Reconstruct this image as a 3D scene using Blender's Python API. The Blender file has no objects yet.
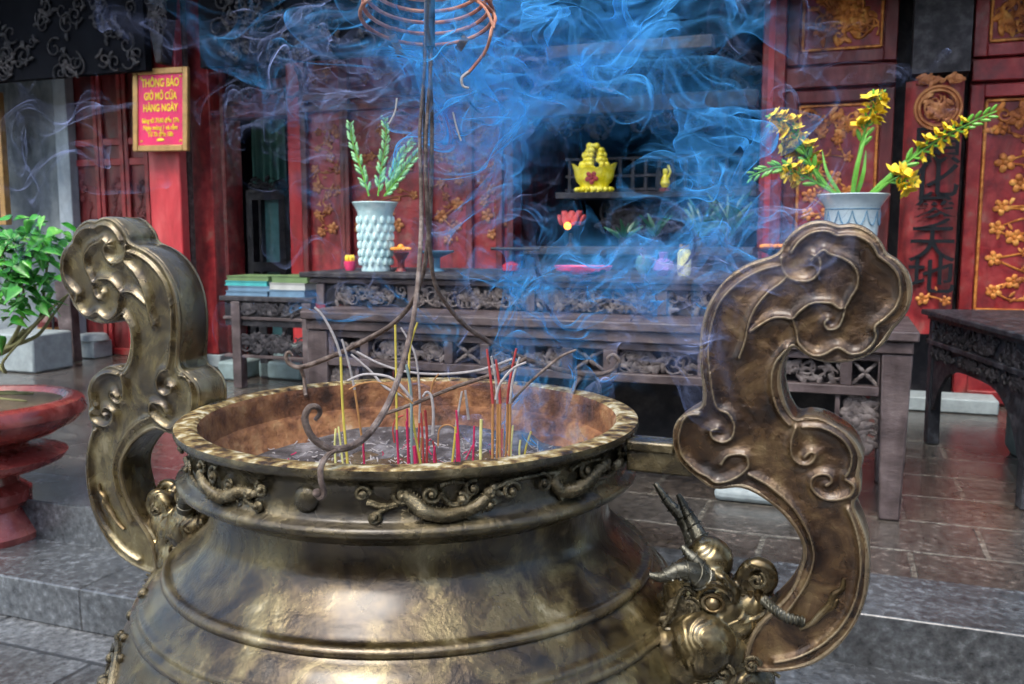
import bpy, math, random
import numpy as np
from mathutils import Vector, Matrix

S = bpy.context.scene
COL = S.collection
PI = math.pi

# ------------------------------------------------------------------ camera
F_PX = 900.0
PITCH = math.atan(107 / F_PX)
CAM_H = 1.6
cam_d = bpy.data.cameras.new('camera')
cam = bpy.data.objects.new('camera', cam_d)
COL.objects.link(cam)
cam.location = (0, 0, CAM_H)
cam.rotation_euler = (PI / 2 - PITCH, 0, 0)
cam_d.sensor_width = 36.0
cam_d.lens = 36.0 * F_PX / 1024
cam_d.clip_start = 0.02
cam_d.clip_end = 400
cam_d.dof.use_dof = True
cam_d.dof.focus_distance = 1.5
cam_d.dof.aperture_fstop = 9.0
S.camera = cam

# ------------------------------------------------------------------ world, sun, exposure
w = bpy.data.worlds.new('World')
S.world = w
w.use_nodes = True
nt = w.node_tree
sky = nt.nodes.new('ShaderNodeTexSky')
sky.sky_type = 'NISHITA'
sky.sun_disc = False
SUN_EL, SUN_AZ = math.radians(58), math.radians(212)
sky.sun_elevation = SUN_EL
sky.sun_rotation = SUN_AZ
sky.air_density = 1.2
sky.dust_density = 3.0
nt.links.new(sky.outputs[0], nt.nodes['Background'].inputs[0])
nt.nodes['Background'].inputs[1].default_value = 0.15
sl = bpy.data.lights.new('sun', 'SUN')
sl.energy = 1.5
sl.angle = math.radians(26)
sl.color = (1.0, 0.95, 0.88)
so = bpy.data.objects.new('sun', sl)
COL.objects.link(so)
# direction towards the sun: azimuth measured clockwise from +Y
sd = Vector((math.sin(SUN_AZ) * math.cos(SUN_EL), math.cos(SUN_AZ) * math.cos(SUN_EL), math.sin(SUN_EL)))
so.rotation_euler = sd.to_track_quat('Z', 'Y').to_euler()

S.view_settings.view_transform = 'Standard'
S.view_settings.look = 'None'
S.view_settings.gamma = 1
S.view_settings.exposure = 1.08
S.cycles.use_denoising = True
S.cycles.use_adaptive_sampling = True
S.cycles.adaptive_threshold = 0.03
S.cycles.adaptive_min_samples = 12
S.cycles.time_limit = 900
S.cycles.transparent_max_bounces = 28
S.cycles.max_bounces = 7
S.cycles.diffuse_bounces = 3
S.cycles.glossy_bounces = 3
S.cycles.sample_clamp_indirect = 6

# ------------------------------------------------------------------ frames and pixel helpers (used to place things at real depths)
TH = math.radians(20.5)           # the temple front is turned this much to the right
U = np.array([math.cos(TH), -math.sin(TH), 0]); V = np.array([math.sin(TH), math.cos(TH), 0])
_c, _s = math.cos(PITCH), math.sin(PITCH)
O0 = np.array([0, 0, CAM_H])


def ray(px, py):
    x = (px - 512) / F_PX; y = -(py - 342) / F_PX
    return np.array([x, _c + y * _s, -_s + y * _c])


def G(px, py, z):                  # point at height z
    r = ray(px, py); return O0 + r * ((z - CAM_H) / r[2])


def PY(px, py, Y):                 # point at world depth Y
    r = ray(px, py); return O0 + r * (Y / r[1])


def T(px, py, b):                  # (a, b, z) on the temple-parallel plane at depth b
    r = ray(px, py); P = O0 + r * (b / (r @ V))
    return np.array([P @ U, b, P[2]])


def prj(P):
    X, Y, Z = P[0], P[1], P[2] - CAM_H
    d = Y * _c - Z * _s
    return 512 + F_PX * X / d, 342 - F_PX * (Y * _s + Z * _c) / d


# ------------------------------------------------------------------ materials
MATS = {}


def mat(name, cols, scale=6, detail=6, rough=(0.5, 0.6), metal=0.0, bump=0.15, bscale=40, stretch=(1, 1, 1), coat=0.0,
        dist=0.0, spec=0.5, trans=0.0, sss=0.0, emit=None, rscale=None, tint=None):
    m = bpy.data.materials.new(name)
    m.use_nodes = True
    n = m.node_tree.nodes; l = m.node_tree.links
    b = n['Principled BSDF']
    tc = n.new('ShaderNodeTexCoord'); mp = n.new('ShaderNodeMapping')
    mp.inputs['Scale'].default_value = stretch
    l.new(tc.outputs['Object'], mp.inputs[0])
    nz = n.new('ShaderNodeTexNoise')
    nz.inputs['Scale'].default_value = scale; nz.inputs['Detail'].default_value = detail
    nz.inputs['Roughness'].default_value = 0.62; nz.inputs['Distortion'].default_value = dist
    l.new(mp.outputs[0], nz.inputs[0])
    cr = n.new('ShaderNodeValToRGB')
    el = cr.color_ramp.elements
    while len(el) > len(cols): el.remove(el[-1])
    while len(el) < len(cols): el.new(1.0)
    for e, (p, c) in zip(el, cols):
        e.position = p; e.color = (*c, 1)
    l.new(nz.outputs[0], cr.inputs[0])
    l.new(cr.outputs[0], b.inputs['Base Color'])
    n2 = n.new('ShaderNodeTexNoise'); n2.inputs['Scale'].default_value = rscale or scale * 2.3; n2.inputs['Detail'].default_value = 5
    l.new(mp.outputs[0], n2.inputs[0])
    mr = n.new('ShaderNodeMapRange')
    mr.inputs['From Min'].default_value = 0.35; mr.inputs['From Max'].default_value = 0.65
    mr.inputs['To Min'].default_value = rough[0]; mr.inputs['To Max'].default_value = rough[1]
    l.new(n2.outputs[0], mr.inputs[0]); l.new(mr.outputs[0], b.inputs['Roughness'])
    b.inputs['Metallic'].default_value = metal
    b.inputs['Specular IOR Level'].default_value = spec
    b.inputs['Coat Weight'].default_value = coat
    b.inputs['Coat Roughness'].default_value = 0.2
    if trans: b.inputs['Transmission Weight'].default_value = trans
    if sss:
        b.inputs['Subsurface Weight'].default_value = sss; b.inputs['Subsurface Radius'].default_value = (0.02, 0.02, 0.01)
    if emit:
        b.inputs['Emission Color'].default_value = (*emit[0], 1); b.inputs['Emission Strength'].default_value = emit[1]
    if bump:
        n3 = n.new('ShaderNodeTexNoise'); n3.inputs['Scale'].default_value = bscale; n3.inputs['Detail'].default_value = 8
        n3.inputs['Roughness'].default_value = 0.65
        l.new(mp.outputs[0], n3.inputs[0])
        bp = n.new('ShaderNodeBump'); bp.inputs['Strength'].default_value = bump; bp.inputs['Distance'].default_value = 0.01
        l.new(n3.outputs[0], bp.inputs['Height']); l.new(bp.outputs[0], b.inputs['Normal'])
    MATS[name] = m
    m['nodes'] = 1
    return m


def plain(name, c, **k):
    d = tuple(x * 0.75 for x in c); h = tuple(min(1, x * 1.25) for x in c)
    return mat(name, [(0.3, d), (0.5, c), (0.7, h)], **k)


BRONZE = mat('bronze_olive', [(0.33, (0.014, 0.010, 0.005)), (0.43, (0.048, 0.033, 0.013)), (0.51, (0.10, 0.076, 0.030)), (0.6, (0.16, 0.13, 0.056)), (0.72, (0.32, 0.28, 0.17))],
             scale=14, detail=15, rough=(0.14, 0.36), metal=0.55, bump=0.3, bscale=60, stretch=(1, 1, .8), rscale=9, dist=0.8, coat=.55)
BRONZE_H = mat('bronze_brown', [(0.34, (0.014, 0.009, 0.006)), (0.45, (0.05, 0.027, 0.012)), (0.54, (0.105, 0.062, 0.027)), (0.63, (0.17, 0.115, 0.052)), (0.72, (0.28, 0.22, 0.12))],
               scale=13, detail=14, rough=(0.14, 0.42), metal=0.5, bump=0.45, bscale=70, rscale=12, dist=1.0, coat=.45)
BRONZE_E = mat('bronze_worn_edge', [(0.35, (0.05, 0.032, 0.016)), (0.5, (0.16, 0.115, 0.055)), (0.68, (0.36, 0.3, 0.19))],
               scale=12, rough=(0.22, 0.42), metal=0.85, bump=0.2, bscale=120)
BRONZE_D = mat('bronze_dark', [(0.3, (0.012, 0.010, 0.007)), (0.46, (0.045, 0.036, 0.020)), (0.58, (0.11, 0.088, 0.042)), (0.72, (0.26, 0.22, 0.13))],
               scale=16, detail=10, rough=(0.12, 0.4), metal=0.6, bump=0.4, bscale=90, rscale=20, coat=.5)
BRONZE_R = mat('bronze_relief', [(0.3, (0.03, 0.024, 0.013)), (0.5, (0.11, 0.09, 0.05)), (0.7, (0.28, 0.24, 0.15))],
               scale=25, rough=(0.16, 0.36), metal=0.8, bump=0.5, bscale=110, coat=.2)
RIMTOP = mat('rim_ochre', [(0.38, (0.035, 0.02, 0.01)), (0.46, (0.20, 0.12, 0.04)), (0.54, (0.42, 0.31, 0.12)), (0.64, (0.75, 0.7, 0.5))],
             scale=42, detail=12, rough=(0.3, 0.55), metal=0.45, bump=0.4, bscale=120)
RUST = mat('rust_inside', [(0.32, (0.035, 0.016, 0.009)), (0.44, (0.14, 0.055, 0.024)), (0.54, (0.28, 0.125, 0.05)), (0.66, (0.38, 0.22, 0.10)), (0.75, (0.5, 0.4, 0.3))],
           scale=14, detail=12, rough=(0.6, 0.85), metal=0.15, bump=0.8, bscale=70)
BRONZE_F = mat('bronze_beast', [(0.3, (0.022, 0.017, 0.010)), (0.45, (0.09, 0.068, 0.032)), (0.58, (0.22, 0.175, 0.085)), (0.72, (0.42, 0.36, 0.22))],
               scale=16, detail=10, rough=(0.16, 0.4), metal=0.8, bump=0.0, coat=.3)
_n = BRONZE_F.node_tree.nodes; _l = BRONZE_F.node_tree.links
_wv = _n.new('ShaderNodeTexWave'); _wv.inputs['Scale'].default_value = 15; _wv.inputs['Distortion'].default_value = 16; _wv.inputs['Detail'].default_value = 1.5; _wv.inputs['Detail Scale'].default_value = 1.2
_tc = [x for x in _n if x.type == 'TEX_COORD'][0]; _l.new(_tc.outputs['Object'], _wv.inputs[0])
_bp = _n.new('ShaderNodeBump'); _bp.inputs['Strength'].default_value = .35; _bp.inputs['Distance'].default_value = .004
_l.new(_wv.outputs[1], _bp.inputs['Height']); _l.new(_bp.outputs[0], _n['Principled BSDF'].inputs['Normal'])
HORN = mat('horn_verdigris', [(0.3, (0.03, 0.028, 0.02)), (0.5, (0.10, 0.098, 0.075)), (0.7, (0.26, 0.26, 0.22))],
           scale=20, rough=(0.22, 0.4), metal=0.75, bump=0.3, bscale=120)
IRON = mat('rusty_iron', [(0.3, (0.05, 0.035, 0.03)), (0.5, (0.16, 0.12, 0.1)), (0.7, (0.32, 0.27, 0.24))],
           scale=40, rough=(0.45, 0.7), metal=0.5, bump=0.6, bscale=200)
IRON_D = plain('dark_iron', (0.03, 0.032, 0.038), scale=30, rough=(0.4, 0.6), metal=0.5, bump=0.4, bscale=150)
ASH = mat('ash', [(0.3, (0.02, 0.016, 0.016)), (0.5, (0.075, 0.065, 0.066)), (0.7, (0.26, 0.25, 0.26))], scale=18, detail=10, rough=(0.9, 1), bump=1.0, bscale=90)
ASHTIP = plain('burnt_ash', (0.36, 0.34, 0.34), scale=60, rough=(0.8, 1), bump=0.5, bscale=200)
STK_Y = plain('stick_yellow', (0.5, 0.42, 0.07), scale=50, rough=(0.6, 0.8), bump=0.2)
STK_B = plain('stick_brown', (0.36, 0.18, 0.06), scale=50, rough=(0.6, 0.8), bump=0.2)
STK_P = plain('stick_pink', (0.42, 0.012, 0.08), scale=50, rough=(0.6, 0.8), bump=0.2)
STK_R = plain('stick_red', (0.35, 0.04, 0.04), scale=50, rough=(0.6, 0.8), bump=0.2)
COILM = mat('incense_coil', [(0.35, (0.30, 0.10, 0.07)), (0.5, (0.46, 0.19, 0.12)), (0.65, (0.62, 0.33, 0.22))], scale=30, rough=(0.7, 0.9), bump=0.3, bscale=200)
STONE = mat('stone_slab', [(0.3, (0.035, 0.04, 0.045)), (0.45, (0.08, 0.088, 0.095)), (0.57, (0.15, 0.165, 0.17)), (0.72, (0.4, 0.42, 0.43))],
            scale=5, detail=14, rough=(0.2, 0.6), bump=0.45, bscale=26, rscale=3)
PLASTER = mat('grey_plaster', [(0.3, (0.10, 0.125, 0.14)), (0.5, (0.22, 0.26, 0.28)), (0.7, (0.36, 0.41, 0.42))], scale=2.2, detail=10, rough=(0.7, 0.9), bump=0.3, bscale=20)
PLASTER_L = plain('pale_plaster', (0.34, 0.4, 0.44), scale=4, rough=(0.7, 0.9), bump=0.2)
REDP = mat('red_paint', [(0.3, (0.30, 0.006, 0.012)), (0.5, (0.43, 0.010, 0.018)), (0.7, (0.52, 0.05, 0.05))], scale=5, detail=8, rough=(0.3, 0.5), bump=0.08, bscale=30, stretch=(1, 1, 0.3))
REDL = mat('red_paint_pale', [(0.3, (0.38, 0.018, 0.028)), (0.5, (0.5, 0.035, 0.045)), (0.7, (0.56, 0.10, 0.10))], scale=5, detail=8, rough=(0.35, 0.5), bump=0.08, bscale=30, stretch=(1, 1, 0.3))
REDD = mat('red_lacquer_dark', [(0.3, (0.045, 0.006, 0.008)), (0.5, (0.14, 0.016, 0.018)), (0.7, (0.24, 0.05, 0.045))], scale=6, detail=10, rough=(0.3, 0.55), bump=0.25, bscale=40, stretch=(1, 1, 0.35))
REDM = mat('red_lacquer', [(0.3, (0.13, 0.008, 0.012)), (0.46, (0.26, 0.018, 0.022)), (0.56, (0.34, 0.034, 0.034)), (0.7, (0.30, 0.11, 0.09))], scale=7, detail=10, rough=(0.3, 0.55), bump=0.2, bscale=40)
GOLD = mat('old_gilding', [(0.3, (0.30, 0.07, 0.02)), (0.5, (0.72, 0.26, 0.05)), (0.7, (0.9, 0.5, 0.13))], scale=18, rough=(0.35, 0.6), metal=0.3, bump=0.4, bscale=80)
GOLDD = mat('faded_gilding', [(0.3, (0.14, 0.035, 0.015)), (0.5, (0.36, 0.13, 0.04)), (0.7, (0.55, 0.27, 0.1))], scale=10, rough=(0.4, 0.6), metal=0.25, bump=0.4, bscale=80)
GOLDF = plain('gold_frame', (0.42, 0.25, 0.09), scale=12, rough=(0.35, 0.5), metal=0.4, bump=0.3)
DWOOD = mat('dark_wood', [(0.3, (0.005, 0.006, 0.009)), (0.5, (0.016, 0.016, 0.02)), (0.7, (0.05, 0.045, 0.048))], scale=9, rough=(0.45, 0.7), bump=0.4, bscale=60, spec=.3)
DWOOD2 = mat('dark_carving', [(0.3, (0.010, 0.010, 0.013)), (0.5, (0.03, 0.028, 0.032)), (0.7, (0.08, 0.075, 0.08))], scale=14, rough=(0.5, 0.7), bump=0.4, bscale=90, spec=.3)
TWOOD = mat('weathered_wood', [(0.3, (0.032, 0.022, 0.022)), (0.46, (0.07, 0.052, 0.052)), (0.58, (0.115, 0.09, 0.09)), (0.75, (0.26, 0.22, 0.215))],
            scale=7, detail=10, rough=(0.4, 0.65), bump=0.35, bscale=60, stretch=(0.5, 1, 1))
TWOODC = mat('weathered_carving', [(0.3, (0.035, 0.029, 0.028)), (0.5, (0.085, 0.07, 0.068)), (0.7, (0.2, 0.175, 0.165))], scale=20, rough=(0.5, 0.7), bump=0.4, bscale=90)
BLACKL = mat('black_lacquer', [(0.3, (0.008, 0.010, 0.013)), (0.5, (0.02, 0.023, 0.03)), (0.72, (0.08, 0.085, 0.1))], scale=14, rough=(0.3, 0.55), bump=0.3, bscale=70, spec=.35)
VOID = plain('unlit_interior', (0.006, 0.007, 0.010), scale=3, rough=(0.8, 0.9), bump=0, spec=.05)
TEAL = mat('teal_cloth', [(0.3, (0.05, 0.16, 0.15)), (0.5, (0.11, 0.29, 0.26)), (0.7, (0.2, 0.4, 0.36))], scale=4, rough=(0.7, 0.9), bump=0.3, bscale=10, stretch=(3, 1, 0.6))
CELADON = mat('celadon', [(0.3, (0.36, 0.6, 0.62)), (0.5, (0.52, 0.74, 0.74)), (0.7, (0.7, 0.86, 0.85))], scale=14, rough=(0.08, 0.22), bump=0.5, bscale=30, coat=0.5)
CELADON_B = mat('white_blue_porcelain', [(0.3, (0.34, 0.45, 0.5)), (0.5, (0.5, 0.62, 0.66)), (0.7, (0.62, 0.73, 0.76))], scale=5, rough=(0.08, 0.2), bump=0.03, coat=0.5)
INK = plain('black_ink', (0.008, 0.010, 0.013), rough=(0.6, 0.7), bump=0, spec=.2)
BLUEG = plain('blue_glaze', (0.1, 0.22, 0.32), rough=(0.2, 0.3), bump=0)
SIGNR = plain('sign_crimson', (0.62, 0.01, 0.10), scale=3, rough=(0.3, 0.45), bump=0)
SIGNY = plain('sign_yellow', (0.85, 0.62, 0.03), rough=(0.4, 0.5), bump=0)
YEL = plain('petal_yellow', (0.85, 0.62, 0.04), scale=30, rough=(0.5, 0.6), bump=0.2, sss=0.15)
GRN = plain('stem_green', (0.12, 0.36, 0.04), scale=20, rough=(0.35, 0.5), bump=0.1)
GRNL = plain('bud_green', (0.22, 0.5, 0.22), scale=20, rough=(0.35, 0.5), bump=0.1)
LEAF = mat('leaf_green', [(0.3, (0.015, 0.12, 0.015)), (0.5, (0.05, 0.30, 0.03)), (0.7, (0.22, 0.52, 0.07))], scale=5, rough=(0.2, 0.45), bump=0.3, bscale=40, coat=0.1)
LEAFD = plain('leaf_dark', (0.02, 0.10, 0.05), scale=8, rough=(0.3, 0.5), bump=0.1)
BARK = plain('bonsai_bark', (0.17, 0.17, 0.07), scale=20, rough=(0.7, 0.9), bump=0.6, bscale=60)
POTRED = mat('red_glaze', [(0.3, (0.13, 0.02, 0.016)), (0.5, (0.25, 0.042, 0.035)), (0.7, (0.40, 0.12, 0.095))], scale=6, rough=(0.12, 0.35), bump=0.12, bscale=30, coat=0.4)
SOIL = plain('soil', (0.10, 0.075, 0.045), scale=20, rough=(0.9, 1), bump=1, bscale=50)
PALEST = plain('pale_stone', (0.26, 0.31, 0.32), scale=10, rough=(0.5, 0.8), bump=0.3)
GREYG = plain('grey_green_stone', (0.18, 0.25, 0.25), scale=10, rough=(0.5, 0.8), bump=0.3)
ORANGE = plain('orange_petal', (0.9, 0.32, 0.03), rough=(0.4, 0.5), bump=0.1)
PINK = plain('pink_plastic', (0.85, 0.06, 0.18), scale=20, rough=(0.3, 0.4), bump=0.1)
PURP = plain('purple_cloth', (0.32, 0.18, 0.5), rough=(0.5, 0.6), bump=0.2)
GOLDY = mat('bright_gold', [(0.3, (0.62, 0.5, 0.0)), (0.5, (0.9, 0.78, 0.02)), (0.7, (0.95, 0.9, 0.15))], scale=14, rough=(0.15, 0.35), metal=0.15, bump=0.2, bscale=60, coat=0.5)
JARG = plain('jar_yellow', (0.62, 0.62, 0.25), scale=30, rough=(0.2, 0.4), bump=0.3)
BOOKT = plain('book_teal', (0.05, 0.36, 0.36), rough=(0.5, 0.6), bump=0)
BOOKB = plain('book_blue', (0.12, 0.22, 0.32), rough=(0.5, 0.6), bump=0)
BOOKG = plain('book_green', (0.12, 0.2, 0.08), rough=(0.5, 0.6), bump=0)
PAPER = plain('paper', (0.4, 0.42, 0.4), rough=(0.7, 0.8), bump=0)
LAMPG = plain('lamp_orange', (0.9, 0.25, 0.02), bump=0, emit=((1.0, 0.28, 0.02), 3.0))
GLASSY = plain('dull_glass', (0.10, 0.24, 0.24), rough=(0.1, 0.2), bump=0)


def wear(m, c=(0.42, 0.35, 0.22), lo=.52, hi=.6, amt=.75):
    n = m.node_tree.nodes; l = m.node_tree.links; b = n['Principled BSDF']
    g = n.new('ShaderNodeNewGeometry'); mr = n.new('ShaderNodeMapRange')
    mr.inputs['From Min'].default_value = lo; mr.inputs['From Max'].default_value = hi; mr.inputs['To Max'].default_value = amt
    l.new(g.outputs['Pointiness'], mr.inputs[0])
    src = b.inputs['Base Color'].links[0].from_socket
    mx = n.new('ShaderNodeMix'); mx.data_type = 'RGBA'
    l.new(mr.outputs[0], mx.inputs[0]); l.new(src, mx.inputs[6]); mx.inputs[7].default_value = (*c, 1); l.new(mx.outputs[2], b.inputs['Base Color'])


wear(BRONZE_H); wear(BRONZE, amt=.5)


def streaks(m, scl=(9, 9, 1.6), lo=.42, hi=.58, dark=(.28, .24, .2)):
    n = m.node_tree.nodes; l = m.node_tree.links; b = n['Principled BSDF']
    src = b.inputs['Base Color'].links[0].from_socket
    tc = [x for x in n if x.type == 'TEX_COORD'][0]
    mp = n.new('ShaderNodeMapping'); mp.inputs['Scale'].default_value = scl; l.new(tc.outputs['Object'], mp.inputs[0])
    nz = n.new('ShaderNodeTexNoise'); nz.inputs['Scale'].default_value = 1; nz.inputs['Detail'].default_value = 9; nz.inputs['Roughness'].default_value = .6; nz.inputs['Distortion'].default_value = .6
    l.new(mp.outputs[0], nz.inputs[0])
    cr = n.new('ShaderNodeValToRGB'); e = cr.color_ramp.elements; e[0].position = lo; e[0].color = (*dark, 1); e[1].position = hi; e[1].color = (1, 1, 1, 1)
    l.new(nz.outputs[0], cr.inputs[0])
    mx = n.new('ShaderNodeMix'); mx.data_type = 'RGBA'; mx.blend_type = 'MULTIPLY'; mx.inputs[0].default_value = 1
    l.new(src, mx.inputs[6]); l.new(cr.outputs[0], mx.inputs[7]); l.new(mx.outputs[2], b.inputs['Base Color'])


streaks(BRONZE, (7, 7, 2.2), .38, .56, (.42, .36, .30))
streaks(BRONZE_H, (6, 6, 6), .36, .56, (.5, .42, .36))
for _m, _d in ((REDP, (.5, .45, .45)), (REDL, (.6, .5, .5)), (REDM, (.4, .35, .35)), (REDD, (.35, .3, .3)), (PLASTER, (.45, .5, .55)), (PLASTER_L, (.6, .65, .7)), (GOLD, (.4, .3, .3)), (POTRED, (.6, .55, .55)), (TWOOD, (.5, .45, .45))):
    streaks(_m, (5, 5, 1.4), .36, .56, _d)
for _m in (BRONZE, BRONZE_H, BRONZE_D):
    _n = _m.node_tree.nodes; _l = _m.node_tree.links
    _b1 = [x for x in _n if x.type == 'BUMP'][0]; _mp = [x for x in _n if x.type == 'MAPPING'][0]
    _nz = _n.new('ShaderNodeTexNoise'); _nz.inputs['Scale'].default_value = 15; _nz.inputs['Detail'].default_value = 3; _nz.inputs['Distortion'].default_value = 1.2
    _b2 = _n.new('ShaderNodeBump'); _b2.inputs['Strength'].default_value = .24; _b2.inputs['Distance'].default_value = .012
    _l.new(_mp.outputs[0], _nz.inputs[0]); _l.new(_nz.outputs[0], _b2.inputs['Height']); _l.new(_b2.outputs[0], _b1.inputs['Normal'])


def brick_mat(name, c1, c2, mortar, bw, rh, msize, scale=1.0, rough=(0.3, 0.6), off=0.5, src=None):
    m = src.copy(); m.name = name
    n = m.node_tree.nodes; l = m.node_tree.links; b = n['Principled BSDF']
    br = n.new('ShaderNodeTexBrick')
    br.inputs['Color1'].default_value = (*c1, 1); br.inputs['Color2'].default_value = (*c2, 1); br.inputs['Mortar'].default_value = (*mortar, 1)
    br.inputs['Scale'].default_value = scale; br.inputs['Mortar Size'].default_value = msize
    br.inputs['Brick Width'].default_value = bw; br.inputs['Row Height'].default_value = rh; br.offset = off
    br.inputs['Mortar Smooth'].default_value = 0.4
    tc = [x for x in n if x.type == 'TEX_COORD'][0]
    # wobble the joints a little
    nz = n.new('ShaderNodeTexNoise'); nz.inputs['Scale'].default_value = 6; nz.inputs['Detail'].default_value = 4
    l.new(tc.outputs['Object'], nz.inputs[0])
    ad = n.new('ShaderNodeVectorMath'); ad.operation = 'MULTIPLY_ADD'
    ad.inputs[1].default_value = (0.02, 0.02, 0)
    l.new(nz.outputs['Color'], ad.inputs[0]); l.new(tc.outputs['Object'], ad.inputs[2])
    l.new(ad.outputs[0], br.inputs[0])
    srcc = b.inputs['Base Color'].links[0].from_socket
    mx = n.new('ShaderNodeMix'); mx.data_type = 'RGBA'; mx.blend_type = 'MULTIPLY'; mx.inputs[0].default_value = 1
    l.new(br.outputs['Color'], mx.inputs[6]); l.new(srcc, mx.inputs[7])
    l.new(mx.outputs[2], b.inputs['Base Color'])
    # joints sit lower
    bp = n.new('ShaderNodeBump'); bp.inputs['Strength'].default_value = 0.7; bp.inputs['Distance'].default_value = 0.008; bp.invert = True
    ob = [x for x in n if x.type == 'BUMP' and x != bp][0]
    l.new(br.outputs['Fac'], bp.inputs['Height']); l.new(ob.outputs[0], bp.inputs['Normal']); l.new(bp.outputs[0], b.inputs['Normal'])
    return m


NEUT = mat('tile_grain', [(0.3, (0.28, 0.28, 0.29)), (0.46, (0.72, 0.72, 0.72)), (0.57, (1.05, 1.05, 1.05)), (0.72, (2.2, 2.2, 2.2))],
           scale=30, detail=15, rough=(0.04, 0.32), bump=0.3, bscale=45, rscale=2.2, coat=.55)
streaks(NEUT, (1.3, 1.3, 1.3), .38, .56, (.5, .48, .46))
TILE = brick_mat('floor_tiles', (0.088, 0.070, 0.058), (0.088, 0.083, 0.074), (0.16, 0.15, 0.125), 0.56, 0.42, 0.014, src=NEUT)
SLAB = brick_mat('yard_slabs', (0.13, 0.14, 0.148), (0.16, 0.17, 0.178), (0.05, 0.054, 0.058), 1.3, 0.62, 0.012, src=NEUT)
STEPST = brick_mat('step_stone', (0.105, 0.116, 0.125), (0.085, 0.095, 0.102), (0.04, 0.04, 0.04), 1.9, 4.0, 0.006, src=NEUT)


# ------------------------------------------------------------------ mesh builder
OFF = {}


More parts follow.
